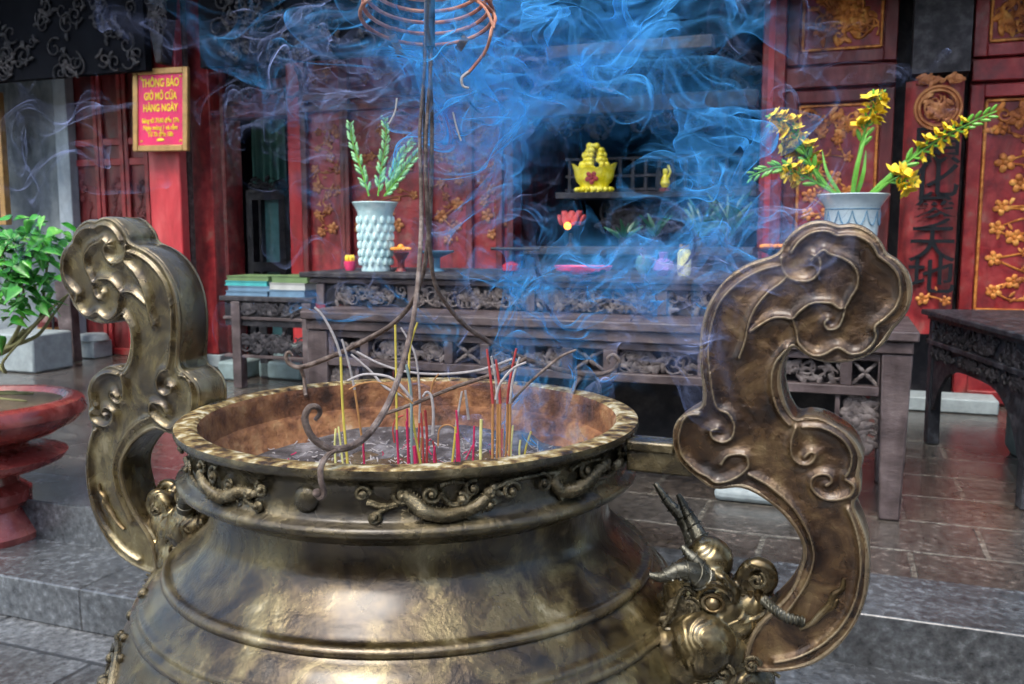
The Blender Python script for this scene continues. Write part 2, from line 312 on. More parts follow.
class MB:
    def __init__(s): s.v = []; s.f = []

    def add(s, vs, fs):
        o = len(s.v); s.v += [tuple(map(float, p)) for p in vs]; s.f += [tuple(i + o for i in f) for f in fs]; return s

    def box(s, x0, x1, y0, y1, z0, z1):
        vs = [(x, y, z) for z in (z0, z1) for y in (y0, y1) for x in (x0, x1)]
        return s.add(vs, [(0, 2, 3, 1), (4, 5, 7, 6), (0, 1, 5, 4), (2, 6, 7, 3), (0, 4, 6, 2), (1, 3, 7, 5)])

    def lathe(s, prof, cx=0, cy=0, n=32, caps=True, mod=None, sx=1, sy=1):
        vs = []
        for r, z in prof:
            for i in range(n):
                a = 2 * PI * i / n
                rr = r * (mod(a, z) if mod else 1)
                vs.append((cx + rr * math.cos(a) * sx, cy + rr * math.sin(a) * sy, z))
        fs = []
        up = prof[-1][1] >= prof[0][1]
        for k in range(len(prof) - 1):
            for i in range(n):
                a, b = k * n + i, k * n + (i + 1) % n
                fs.append((a, b, b + n, a + n))
        if caps:
            if prof[0][0] > 1e-4: fs.append(tuple(range(n))[::-1])
            if prof[-1][0] > 1e-4: fs.append(tuple((len(prof) - 1) * n + i for i in range(n)))
        return s.add(vs, fs)

    def tube(s, pts, rad, sides=8, flat=1.0, closed=False):
        P = [Vector(p) for p in pts]; n = len(P)
        R = rad if callable(rad) else (lambda t, r=rad: (r[min(len(r) - 1, int(t * (len(r) - 1) + 0.5))] if isinstance(r, (list, tuple)) else r))
        if n < 2: return s
        vs = []; up = None
        for i in range(n):
            if closed: t = (P[(i + 1) % n] - P[i - 1])
            else: t = P[min(i + 1, n - 1)] - P[max(i - 1, 0)]
            if t.length < 1e-9: t = Vector((0, 0, 1))
            t.normalize()
            if up is None:
                up = Vector((0, 0, 1)) if abs(t.z) < 0.9 else Vector((1, 0, 0))
            a = up - t * up.dot(t)
            if a.length < 1e-6: a = t.orthogonal()
            a.normalize(); b = t.cross(a); up = a
            r = R(i / (n - 1))
            for k in range(sides):
                q = 2 * PI * k / sides
                vs.append(P[i] + a * (math.cos(q) * r) + b * (math.sin(q) * r * flat))
        fs = []
        for i in range(n if closed else n - 1):
            j = (i + 1) % n
            for k in range(sides):
                k2 = (k + 1) % sides
                fs.append((i * sides + k, i * sides + k2, j * sides + k2, j * sides + k))
        if not closed:
            fs.append(tuple(range(sides))[::-1]); fs.append(tuple((n - 1) * sides + k for k in range(sides)))
        return s.add(vs, fs)

    def sph(s, c, r, sx=1, sy=1, sz=1, n=12, m=8, rot=None):
        vs = []; fs = []
        for j in range(1, m):
            ph = PI * j / m
            for i in range(n):
                a = 2 * PI * i / n
                vs.append(Vector((r * sx * math.sin(ph) * math.cos(a), r * sy * math.sin(ph) * math.sin(a), r * sz * math.cos(ph))))
        vs.append(Vector((0, 0, r * sz))); vs.append(Vector((0, 0, -r * sz)))
        if rot is not None: vs = [rot @ p for p in vs]
        cc = Vector(c); vs = [p + cc for p in vs]
        for j in range(m - 2):
            for i in range(n):
                i2 = (i + 1) % n
                fs.append((j * n + i, (j + 1) * n + i, (j + 1) * n + i2, j * n + i2))
        T_, B_ = (m - 1) * n, (m - 1) * n + 1
        for i in range(n):
            i2 = (i + 1) % n
            fs.append((T_, i, i2)); fs.append((B_, (m - 2) * n + i2, (m - 2) * n + i))
        return s.add(vs, fs)

    def prism(s, poly, d0, d1, axis='y'):
        # poly: list of (x, z); extruded along y from d0 to d1
        n = len(poly)
        ar = sum(poly[i][0] * poly[(i + 1) % n][1] - poly[(i + 1) % n][0] * poly[i][1] for i in range(n))
        if ar < 0: poly = poly[::-1]
        vs = [(x, d0, z) for x, z in poly] + [(x, d1, z) for x, z in poly]
        fs = [tuple(range(n)), tuple(range(n, 2 * n))[::-1]]
        for i in range(n):
            j = (i + 1) % n
            fs.append((i, i + n, j + n, j))
        return s.add(vs, fs)

    def build(s, name, m, parent=None, frame='W', origin=None, bevel=0.0, sharp=35, smooth=True, rot=None):
        me = bpy.data.meshes.new(name)
        o = bpy.data.objects.new(name, me)
        if parent is None:
            off = np.array(origin if origin is not None else np.array(s.v).mean(0) if s.v else (0, 0, 0), float)
            if frame == 'T':
                o.location = tuple(U * off[0] + V * off[1] + np.array([0, 0, off[2]])); o.rotation_euler = (0, 0, -TH)
            else:
                o.location = tuple(off)
                if rot: o.rotation_euler = (0, 0, rot)
        else:
            off = OFF[parent]
        OFF[o] = off
        va = np.array(s.v, float).reshape(-1, 3) - off
        me.from_pydata(va.tolist(), [], s.f)
        me.materials.append(m)
        if smooth:
            me.polygons.foreach_set('use_smooth', [True] * len(me.polygons))
            me.set_sharp_from_angle(angle=math.radians(sharp))
        if parent is not None: o.parent = parent
        if bevel:
            bm = o.modifiers.new('bevel', 'BEVEL'); bm.width = bevel; bm.segments = 2; bm.limit_method = 'ANGLE'; bm.angle_limit = math.radians(40)
            bm.harden_normals = False
        COL.objects.link(o)
        return o


def tag(o, label, cat=None, group=None, kind=None):
    if label: o['label'] = label
    if cat: o['category'] = cat
    if group: o['group'] = group
    if kind: o['kind'] = kind
    return o


def root(name, label, cat, off, frame='T', group=None):
    o = bpy.data.objects.new(name, None)
    off = np.array(off, float)
    if frame == 'T':
        o.location = tuple(U * off[0] + V * off[1] + np.array([0, 0, off[2]])); o.rotation_euler = (0, 0, -TH)
    else:
        o.location = tuple(off)
    o.empty_display_size = 0.1
    COL.objects.link(o); OFF[o] = off
    tag(o, label, cat, group)
    return o


def struct(name, mb, m, frame='T', **k):
    o = mb.build(name, m, None, frame, origin=(0, 0, 0), **k); o['kind'] = 'structure'; return o


def text(txt, size, x, y, z, mat_, name, parent, bold=0.0, sx=1.0, ext=0.002, align='CENTER'):
    cu = bpy.data.curves.new(name, 'FONT'); cu.body = txt; cu.size = size; cu.align_x = align; cu.align_y = 'CENTER'
    cu.extrude = ext; cu.offset = bold
    tmp = bpy.data.objects.new('tmp', cu); COL.objects.link(tmp)
    bpy.context.view_layer.update()
    me = bpy.data.meshes.new_from_object(tmp.evaluated_get(bpy.context.evaluated_depsgraph_get()))
    bpy.data.objects.remove(tmp)
    M = Matrix.Translation(Vector(np.array([x, y, z]) - OFF[parent])) @ Matrix.Rotation(PI / 2, 4, 'X') @ Matrix.Diagonal((sx, 1, 1, 1))
    me.transform(M)
    me.materials.clear(); me.materials.append(mat_)
    me.name = name
    o = bpy.data.objects.new(name, me); o.parent = parent; COL.objects.link(o); OFF[o] = OFF[parent]
    return o


def catmull(pts, n=6, closed=False):
    P = [np.array(p, float) for p in pts]; out = []
    m = len(P)
    for i in range(m if closed else m - 1):
        p0 = P[i - 1] if (closed or i > 0) else P[0]
        p1 = P[i]; p2 = P[(i + 1) % m]; p3 = P[(i + 2) % m] if (closed or i + 2 < m) else P[-1]
        for k in range(n):
            t = k / n
            out.append(0.5 * ((2 * p1) + (-p0 + p2) * t + (2 * p0 - 5 * p1 + 4 * p2 - p3) * t * t + (-p0 + 3 * p1 - 3 * p2 + p3) * t ** 3))
    if not closed: out.append(P[-1])
    return out


# ---- carved ornament on a vertical plane (x across, z up, facing -y)
def spiral(mb, cx, cz, y, r, turns, a0, dirn, rad, n=14, tail=None, sides=5):
    pts = []
    for i in range(n + 1):
        t = i / n
        a = a0 + dirn * turns * 2 * PI * t
        rr = r * (1 - 0.86 * t)
        pts.append((cx + rr * math.cos(a), y, cz + rr * math.sin(a)))
    if tail: pts = [tail] + pts
    mb.tube(pts, lambda t: rad * (1 - 0.4 * t), sides)


def scrollwork(mb, x0, x1, z0, z1, y, seed, n, rad=0.006, size=0.05):
    rnd = random.Random(seed)
    for _ in range(n):
        r = size * rnd.uniform(0.5, 1.1)
        cx = rnd.uniform(x0 + r * .5, x1 - r * .5) if x1 - x0 > r else (x0 + x1) / 2
        cz = rnd.uniform(z0 + r * .4, z1 - r * .4) if z1 - z0 > r else (z0 + z1) / 2
        a0 = rnd.uniform(0, 6.3); d = rnd.choice((-1, 1))
        sp = MB()
        spiral(sp, cx, cz, y, r, rnd.uniform(0.9, 1.5), a0, d, rad)
        sp.v = [(min(max(p[0], x0), x1), p[1], min(max(p[2], z0), z1)) for p in sp.v]
        mb.add(sp.v, sp.f)
        for k in range(2):
            q = rnd.uniform(0, 6.3)
            lx, lz = cx + r * math.cos(q), cz + r * math.sin(q)
            if x0 < lx < x1 and z0 < lz < z1:
                mb.sph((lx, y, lz), rad * 2.2, 1.8, 0.6, 0.8, 6, 4, Matrix.Rotation(q, 3, 'Y'))


def flower(mb, cx, cz, y, r, rnd):
    a0 = rnd.uniform(0, 6.3)
    for k in range(5):
        a = a0 + k * 2 * PI / 5
        mb.sph((cx + r * .6 * math.cos(a), y, cz + r * .6 * math.sin(a)), r * .46, 1, 0.35, 0.8, 8, 5, Matrix.Rotation(-a, 3, 'Y'))
    mb.sph((cx, y - r * .15, cz), r * .25, 1, 0.6, 1, 6, 4)


def floral(mb, x0, x1, z0, z1, y, seed, n, r=0.04):
    rnd = random.Random(seed)
    spots = []
    tries = 0
    while len(spots) < n and tries < 400:
        tries += 1
        x, z = rnd.uniform(x0 + r, x1 - r), rnd.uniform(z0 + r, z1 - r)
        if all((x - a) ** 2 + (z - b) ** 2 > (2.1 * r) ** 2 for a, b in spots): spots.append((x, z))
    spots.sort(key=lambda p: p[1])
    for i, (x, z) in enumerate(spots):
        flower(mb, x, z, y, r * rnd.uniform(.7, 1.15), rnd)
        if i:
            px, pz = spots[i - 1]
            mx, mz = (x + px) / 2 + rnd.uniform(-r, r), (z + pz) / 2 + rnd.uniform(-r, r)
            mb.tube(catmull([(px, y + .004, pz), (mx, y + .004, mz), (x, y + .004, z)], 5), r * .12, 5)
            for _ in range(3):
                q = rnd.uniform(0, 6.3)
                mb.sph((mx + rnd.uniform(-r, r), y, mz + rnd.uniform(-r, r)), r * .3, 1.5, .35, .6, 6, 4, Matrix.Rotation(q, 3, 'Y'))


# ================================================================== SETTING
PZ = 0.36                                             # platform height
struct('ground', MB().box(-60, 60, -40, 2.7, -0.3, 0.0), SLAB, smooth=False)
struct('lower_step', MB().box(-40, 40, 2.66, 3.2, 0.0, 0.18), STEPST, bevel=0.008)
struct('upper_step', MB().box(-40, 40, 3.07, 3.472, 0.02, 0.36), STEPST, bevel=0.008)
struct('floor', MB().box(-40, 40, 3.475, 12, 0.02, 0.357), TILE, smooth=False)
struct('yard_beyond', MB().box(-120, 120, 12, 200, -0.3, 0.3), STONE, smooth=False)
struct('porch_ceiling', MB().box(-13, 7, 5.6, 12, 4.16, 4.31), DWOOD)
rf = MB()
for x in np.arange(-11.4, 5.6, 0.45): rf.box(x, x + .09, 6.4, 9.5, 4.02, 4.145)
struct('rafters', rf, DWOOD)

BW = 7.3                                              # main back wall plane


def bx(mb, px0, py0, px1, py1, b0, b1):               # box covering the pixel rectangle on plane b0, to depth b1
    A = T(px0, (py0 + py1) / 2, b0); B = T(px1, (py0 + py1) / 2, b0)
    zt = T((px0 + px1) / 2, py0, b0)[2]; zb = T((px0 + px1) / 2, py1, b0)[2]
    return mb.box(A[0], B[0], b0, b1, zb, zt)


def aX(px, b, py=200): return T(px, py, b)[0]
def zY(px, py, b): return T(px, py, b)[2]


ZT = 4.15
gh = root('reflection_building', 'added dark red building behind the viewer for the bronze to reflect', 'building', (0, -7.5, 0), 'W')  # unseen building, added so the burner's neck reflects something dark
MB().box(-14, 14, -8.5, -7.5, 0, 3.6).build('wall', REDD, gh)
MB().add([(-15, -6.4, 3.2), (15, -6.4, 3.2), (15, -9.5, 5.6), (-15, -9.5, 5.6), (-15, -6.4, 3.4), (15, -6.4, 3.4), (15, -9.5, 5.8), (-15, -9.5, 5.8)], [(3, 2, 1, 0), (4, 5, 6, 7), (0, 1, 5, 4), (2, 3, 7, 6), (1, 2, 6, 5), (3, 0, 4, 7)]).build('roof', DWOOD2, gh)
for x in (-9, -5, -1.6, 1.6, 5, 9): MB().lathe([(.18, 0), (.18, 3.3)], x, -7.0, 16).build('pillar', REDD, gh)
# --- left: plaster wall
o = MB().box(-12, aX(72, BW), BW, BW + .25, PZ, ZT).build('plaster_wall', PLASTER, None, 'T', origin=(-9, BW, PZ))
tag(o, 'grey weathered plaster wall at the far left behind the bonsai', 'wall')
o = MB().box(aX(60, 7.2), aX(73, 7.2), 7.18, 7.29, PZ, 3.3).build('plaster_pilaster', PLASTER_L, None, 'T', bevel=.01, origin=(aX(66, 7.2), 7.2, PZ))
tag(o, 'pale plaster pilaster edging the grey wall beside the dark red doors', 'pilaster')
rt = root('gilt_framed_panel', 'orange gilt framed panel cut by the left edge of the photo', 'framed panel', (aX(2, 6.9), 6.9, 1.3))
mb = MB(); x1 = aX(9, 6.9); x0 = x1 - 0.5; z1 = zY(4, 92, 6.9); z0 = zY(4, 225, 6.9)
mb.box(x1 - .07, x1, 6.85, 6.92, z0, z1); mb.box(x0, x0 + .07, 6.85, 6.92, z0, z1); mb.box(x0 + .07, x1 - .07, 6.85, 6.92, z1 - .07, z1); mb.box(x0 + .07, x1 - .07, 6.85, 6.92, z0, z0 + .07)
mb.build('frame', GOLDF, rt, bevel=.006)
MB().box(x0 + .06, x1 - .06, 6.885, 6.915, z0 + .06, z1 - .06).build('board', REDD, rt)

# --- dark red door leaves
dl = root('panelled_door', 'dark red tall panelled doors left of the bright red pillar', 'door', (aX(105, BW), BW, PZ))
for (pa, pb) in ((75, 103), (104, 128), (129, 152)):
    xa, xb = aX(pa, BW), aX(pb, BW)
    MB().box(xa, xb, BW, BW + .08, PZ, ZT).build('leaf', REDD, dl)
    mb = MB()
    mb.box(xa, xa + .05, BW - .035, BW - .001, PZ, ZT); mb.box(xb - .05, xb, BW - .035, BW - .001, PZ, ZT)
    for zz in (PZ, 1.0, 1.15, 2.3, 2.5, 3.3):
        mb.box(xa + .05, xb - .05, BW - .03, BW - .001, zz, zz + .07)
    mb.build('stile', REDM, dl, bevel=.005)
    mb = MB(); floral(mb, xa + .07, xb - .07, 1.3, 2.2, BW - .012, int(pa), 10, .035); mb.build('carving', REDD, dl)
mb = MB().box(aX(78, 7.1), aX(97, 7.1), 6.95, 7.2, PZ, PZ + .17); mb.lathe([(.16, PZ + .17), (.14, PZ + .22), (.12, PZ + .24)], aX(88, 7.1), 7.07, 20)
tag(mb.build('column_base', PALEST, None, 'T', origin=(aX(88, 7.1), 7.1, PZ), bevel=.01), 'pale stone column base at the foot of the dark red doors', 'column base')

# --- red pillars
pl = root('red_pillar', 'bright pinkish red square pillar carrying the framed notice', 'pillar', (aX(170, 6.6), 6.7, PZ))
MB().box(aX(150, 6.6), aX(181, 6.6), 6.6, 6.7, PZ + .12, ZT).build('shaft', REDL, pl, bevel=.012)
MB().box(aX(147, 6.6), aX(184, 6.6), 6.58, 6.73, PZ, PZ + .12).build('plinth', PALEST, pl, bevel=.012)
o = MB().box(aX(183, 6.75), aX(190, 6.75), 6.74, 6.8, PZ, ZT).build('grey_batten', TWOODC, None, 'T'); tag(o, 'thin grey wooden batten between the two red pillars', 'batten')
pl = root('red_pillar', 'deep red square pillar between the notice pillar and the open doorway', 'pillar', (aX(204, 6.9), 6.9, PZ))
MB().box(aX(192, 6.9), aX(213, 6.9), 6.9, 7.05, PZ + .12, ZT).build('shaft', REDM, pl, bevel=.012)
MB().box(aX(190.5, 6.9), aX(215, 6.9), 6.88, 7.07, PZ, PZ + .12).build('plinth', PALEST, pl, bevel=.012)
# carved bracket on pillar top
br = root('carved_bracket', 'dark carved bracket hanging on the notice pillar below the eave', 'bracket', (aX(165, 6.5), 6.5, 3.1))
mb = MB(); xa, xb = aX(148, 6.45), aX(182, 6.45)
mb.prism([(xa, 4.1), (xb, 4.1), (xb - .08, 3.5), ((xa + xb) / 2 + .03, 3.08), ((xa + xb) / 2 - .03, 3.08), (xa + .08, 3.5)], 6.44, 6.58)
mb.build('panel', DWOOD, br, bevel=.01)
mb = MB(); scrollwork(mb, xa + .06, xb - .06, 3.35, 4.0, 6.43, 4, 26, .012, .09); mb.build('carving', DWOOD2, br)

# --- framed notice (slightly tilted)
sg = root('framed_notice', 'crimson notice in a gold frame with yellow Vietnamese opening hours, on the pillar', 'sign', T(161, 110, 6.52))
q = T(161, 110, 6.5); sw, sh = abs(aX(188, 6.5) - aX(134, 6.5)) / 2, (zY(161, 67, 6.5) - zY(161, 151, 6.5)) / 2
x0, x1, z0, z1 = q[0] - sw, q[0] + sw, q[2] - sh, q[2] + sh
fw = .055
mb = MB(); mb.box(x0, x0 + fw, 6.48, 6.52, z0, z1).box(x1 - fw, x1, 6.48, 6.52, z0, z1).box(x0 + fw, x1 - fw, 6.48, 6.52, z1 - fw, z1).box(x0 + fw, x1 - fw, 6.48, 6.52, z0, z0 + fw)
mb.build('frame', GOLDF, sg, bevel=.008)
MB().box(x0 + fw * .8, x1 - fw * .8, 6.495, 6.525, z0 + fw * .8, z1 - fw * .8).build('board', SIGNR, sg)
H2 = 2 * sh
for i, (t, sz, fz, sx, bd) in enumerate((('THÔNG BÁO', .098, .82, .70, .002), ('GIỜ MỞ CỬA', .088, .66, .68, .002), ('HÀNG NGÀY', .088, .52, .72, .002), ('Sáng từ 7h30 đến 17h', .056, .37, .80, .001),
                                 ('Ngày mùng 1 và rằm', .056, .285, .80, .001), ('Từ 7h đến 18h', .056, .205, .80, .001))):
    text(t, sz, q[0], 6.492, z0 + H2 * fz, SIGNY, 'lettering', sg, bold=bd, sx=sx)
mb = MB()
for sxx in (-1, 1):
    for szz in (-1, 1):
        spiral(mb, q[0] + sxx * (sw - fw - .03), q[2] + szz * (sh - fw - .03), 6.492, .016, .8, 0, 1, .004)
mb.sph((q[0], 6.492, z0 + fw + .045), .018, 2.4, .3, .8)
mb.build('ornament', SIGNY, sg)
sg.rotation_euler = (math.radians(-2), math.radians(1.2), -TH)

# --- doorway
dw = root('temple_doorway', 'dark open doorway with red jambs, gold post and teal curtain inside', 'doorway', (aX(255, BW), BW, PZ))
mb = MB(); mb.box(aX(219, BW), aX(227, BW), BW, BW + .25, PZ, ZT); mb.build('jamb', REDM, dw, bevel=.01)
mb = MB(); mb.box(aX(289, BW), aX(302, BW), BW, BW + .25, PZ, ZT); mb.build('jamb', REDP, dw, bevel=.01)
za, zb = zY(255, 117, BW), zY(255, 103, BW)
MB().box(aX(227, BW) + .002, aX(289, BW) - .002, BW, BW + .2, za, zb).build('lintel', REDD, dw, bevel=.01)
mb = MB(); mb.box(aX(227, BW) + .002, aX(289, BW) - .002, BW + .05, BW + .12, zb + .002, ZT); mb.build('transom_panel', REDD, dw)
mb = MB(); scrollwork(mb, aX(227, BW) + .04, aX(289, BW) - .04, zb + .03, zb + .55, BW + .035, 11, 46, .012, .09); mb.build('carving', DWOOD2, dw)
# round lattice above the doorway
mb = MB(); cq = T(242, 2, 7.0); R = .24
mb.tube([(cq[0] + R * math.cos(a), 7.0, cq[2] + R * math.sin(a)) for a in np.linspace(0, 2 * PI, 37)[:-1]], .03, 6, closed=True)
mb.build('lattice_ring', DWOOD, dw)
mb = MB()
for i in range(-5, 6):
    for j in range(-5, 6):
        x, z = i * .05 + (j % 2) * .025, j * .045
        if x * x + z * z < (R - .035) ** 2: mb.sph((cq[0] + x, 7.0, cq[2] + z), .017, 1, .5, .7, 6, 4)
mb.build('lattice_beads', GREYG, dw)
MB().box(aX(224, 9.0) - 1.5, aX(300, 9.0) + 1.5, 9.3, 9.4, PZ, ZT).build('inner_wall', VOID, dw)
x = aX(235, 7.9); MB().lathe([(.05, PZ), (.05, ZT)], x, 7.9, 16).build('gold_post', GOLDF, dw)
xa, xb = aX(254, 8.2), aX(288, 8.2)
mb = MB(); n = 40
vs = []; fs = []
for j in range(2):
    for i in range(n + 1):
        t = i / n; vs.append((xa + (xb - xa) * t, 8.2 + .03 * math.sin(t * 30), (zY(270, 196, 8.2), ZT)[j]))
for i in range(n): fs.append((i, i + 1, i + n + 2, i + n + 1))
mb.add(vs, fs); c = mb.build('curtain', TEAL, dw); sm = c.modifiers.new('thick', 'SOLIDIFY'); sm.thickness = .01
cb = root('mirror_cabinet', 'dark standing cabinet with a teal glass pane inside the doorway', 'cabinet', (aX(265, 8.0), 8.0, PZ))
xa, xb = aX(249, 7.8), aX(287, 7.8); za, zb = PZ, zY(268, 190, 7.8)
mb = MB(); mb.box(xa, xa + .07, 7.75, 7.95, za, zb).box(xb - .07, xb, 7.75, 7.95, za, zb).box(xa + .07, xb - .07, 7.75, 7.95, zb - .1, zb).box(xa + .07, xb - .07, 7.75, 7.95, zY(268, 262, 7.8) - .1, zY(268, 262, 7.8))
mb.box(xa + .14, xa + .17, 7.76, 7.94, za, zb - .1)
scrollwork(mb, xa, xb, zb - .02, zb + .12, 7.8, 9, 14, .012, .06)
mb.build('frame', DWOOD, cb, bevel=.004)
MB().box(xa + .17, xb - .07, 7.83, 7.85, za, zb - .1).build('glass', GLASSY, cb)

# --- centre-left red wall
rw = root('lacquered_wall', 'dark red lacquered wall with faded gilt carving behind the left vase', 'wall', (aX(400, BW), BW, PZ))
MB().box(aX(302, BW) + .003, aX(513, BW), BW + .03, BW + .2, PZ, ZT).build('boards', REDM, rw)
mb = MB()
for px_ in (306, 345, 348, 425, 428, 470, 500, 511):
    mb.box(aX(px_, BW) - .03, aX(px_, BW) + .03, BW - .03, BW + .028, PZ, 3.35)
for py_ in (96, 108):
    z = zY(400, py_, BW); mb.box(aX(304, BW), aX(512, BW), BW - .04, BW + .025, z, z + .06)
mb.build('stile', REDD, rw, bevel=.006)
mb = MB()
for i, (pa, pb) in enumerate(((309, 343), (352, 422), (432, 468), (474, 508))):
    mb = MB(); floral(mb, aX(pa, BW), aX(pb, BW), 1.5, 2.6, BW + .02, 30 + i, 14, .055); mb.build('carving', GOLDD, rw)
    mb = MB(); floral(mb, aX(pa, BW), aX(pb, BW), 2.9, 3.3, BW + .02, 40 + i, 5, .05); mb.build('carving', GOLDD, rw)

# --- niche
NB = 9.3
nc = root('shrine_niche', 'deep dark shrine niche with stepped shelves behind the smoke', 'niche', (aX(635, BW), BW, PZ))
xa, xb = aX(513, BW) + .003, aX(757, BW)
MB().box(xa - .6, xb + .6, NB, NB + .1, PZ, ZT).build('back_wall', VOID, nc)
MB().box(xa - .1, xa - .004, BW + .22, NB, PZ, ZT).build('side_wall', REDD, nc)
MB().box(xb + .004, xb + .1, BW + .22, NB, PZ, ZT).build('side_wall', REDD, nc)
b1 = 7.0; zs = zY(600, 192, b1)
mb = MB(); mb.box(aX(556, b1), aX(757, b1), 6.98, 7.25, zs - .05, zs); mb.build('upper_shelf', DWOOD2, nc, bevel=.006)
zs2 = zY(640, 247, 6.6)
mb = MB(); mb.box(aX(525, 6.6), aX(755, 6.6), 6.55, 6.97, zs2 - .06, zs2); mb.build('lower_shelf', DWOOD2, nc, bevel=.006)
mb = MB(); mb.box(aX(525, 6.6), aX(755, 6.6), 6.6, 6.95, PZ, zs2 - .062); mb.build('shrine_base', DWOOD, nc)
mb = MB()
for k in range(15):
    x = aX(560, b1) + (aX(750, b1) - aX(560, b1)) * k / 14
    mb.box(x - .012, x + .012, 7.26, 7.29, zs, zs + .28)
for dz in (.02, .13, .27): mb.box(aX(556, b1), aX(755, b1), 7.255, 7.295, zs + dz, zs + dz + .02)
mb.build('lattice', DWOOD2, nc)
mb = MB(); scrollwork(mb, aX(600, 7.2), aX(755, 7.2), zs2 + .1, zs - .08, 7.2, 77, 70, .014, .11); mb.build('carving', DWOOD2, nc); mb = MB()
scrollwork(mb, xa, xb, zs + .5, 3.2, 7.6, 78, 90, .016, .14); mb.build('carving', DWOOD2, nc)
# hanging beams with carving
for (pa, pya, pb, pyb, b, lab) in ((545, 40, 712, 53, 6.2, 'purple brown hanging beam crossing the niche in blue smoke'),
                                  (512, 95, 757, 112, 6.9, 'dark carved board across the niche just above the shrine shelves')):
    mb = MB(); bx(mb, pa, pya, pb, pyb, b, b + .14)
    o = mb.build('crossbeam', DWOOD2, None, 'T', bevel=.01); tag(o, lab, 'beam')
hb = root('carved_frieze', 'dark carved wooden frieze running under the ceiling above the doors', 'frieze', (-3, 6.4, 3.2))
z0f = 3.15
for (xa_, xb_, zl_) in ((-11, -5.75, 3.02), (-5.2, -2.45, 3.0), (-2.45, -.6, 3.4), (-.6, 3.5, 3.45)):
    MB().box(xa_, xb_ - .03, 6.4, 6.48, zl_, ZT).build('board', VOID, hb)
for q_, (a_, c_, zl_) in enumerate(((-8.5, -5.8, 3.0), (-5.2, -2.5, 3.0), (-2.4, .6, 3.4))):
    mb = MB(); scrollwork(mb, a_, c_, zl_, zl_ + .7, 6.38, 5 + q_, 70, .010, .10); mb.build('carving', DWOOD, hb)
# --- red post right of niche, panels
pp = root('red_post', 'slim red post between the dark niche and the right carved panels', 'post', (aX(768, BW), BW - .05, PZ))
MB().box(aX(758, BW - .1), aX(781, BW - .1), BW - .1, BW + .1, PZ, ZT).build('shaft', REDM, pp, bevel=.012)
MB().box(aX(764, BW - .1), aX(770, BW - .1), BW - .115, BW - .102, PZ, ZT).build('fillet', REDL, pp)


def door_panel(px0, px1, pyt, label, upper, seed, n, bgm, g, r):
    xa, xb = aX(px0, BW), aX(px1, BW)
    d = root('carved_panel_door', label, 'carved door', ((xa + xb) / 2, BW, PZ))
    MB().box(xa, xb, BW + .02, BW + .1, PZ, ZT).build('board', bgm, d)
    zt = zY((px0 + px1) / 2, pyt, BW)
    mb = MB(); fwd = .09
    for a_, c_, z_, t_ in ((xa, xb, PZ + .02, .85), (xa, xb, .95, zt), (xa, xb, zt + .19, zt + .19 + .8)):
        mb.box(a_, a_ + fwd, BW - .03, BW + .018, z_, t_); mb.box(c_ - fwd, c_, BW - .03, BW + .018, z_, t_)
        mb.box(a_ + fwd, c_ - fwd, BW - .03, BW + .018, t_ - fwd, t_); mb.box(a_ + fwd, c_ - fwd, BW - .03, BW + .018, z_, z_ + fwd)
    mb.box(xa, xb, BW - .05, BW + .015, zt + .02, zt + .17)
    mb.build('rail', REDD if upper else REDM, d, bevel=.008)
    mb = MB()
    for z_, t_ in ((1.04, zt - .09), (zt + .28, zt + .9)):
        a_, c_ = xa + fwd + .02, xb - fwd - .02
        pts = [(a_, z_ + .02), (c_, z_ + .02), (c_, t_ - .02), (a_, t_ - .02)]
        for i in range(4):
            p, q_ = pts[i], pts[(i + 1) % 4]
            mb.tube([(p[0], BW + .012, p[1]), (q_[0], BW + .012, q_[1])], .012, 6)
    mb.build('gilt_beading', g, d)
    mb = MB(); floral(mb, xa + fwd + .05, xb - fwd - .05, 1.08, zt - .14, BW + .012, seed, n, r); mb.build('blossom_carving', g, d); mb = MB()
    scrollwork(mb, xa + fwd + .04, xb - fwd - .04, zt - .34, zt - .13, BW + .012, seed + 1, 12, .012, .07)
    mb.build('carving', g, d); mb = MB()
    scrollwork(mb, xa + fwd + .04, xb - fwd - .04, zt + .34, zt + .85, BW + .012, seed + 2, 40, .012, .09)
    mb.build('carving', g, d)
    return d


door_panel(782, 890, 90, 'carved red door with gilt flowers behind the yellow gladioli', True, 101, 26, REDM, GOLD, .05)
door_panel(964, 1110, 82, 'large red door with orange gilt blossoms at the right edge', False, 205, 40, REDM, GOLD, .062)
# recess between
o = MB().box(aX(890, BW) + .002, aX(964, BW) - .002, BW + .15, BW + .22, PZ, ZT).build('recess_boards', DWOOD, None, 'T', origin=(aX(925, BW), BW, PZ))
tag(o, 'black boarding of the recess behind the couplet board', 'boarding')
o = MB().box(aX(757, BW) + .12, 4.5, 7.62, 7.7, PZ, ZT).build('sky_gap_wall', VOID, None, 'T', origin=(1, 7.65, PZ)); tag(o, 'added black wall blocking the sky gap behind the right doors', 'wall')  # added near-black blocker, keeps bright sky out of the gap between panels
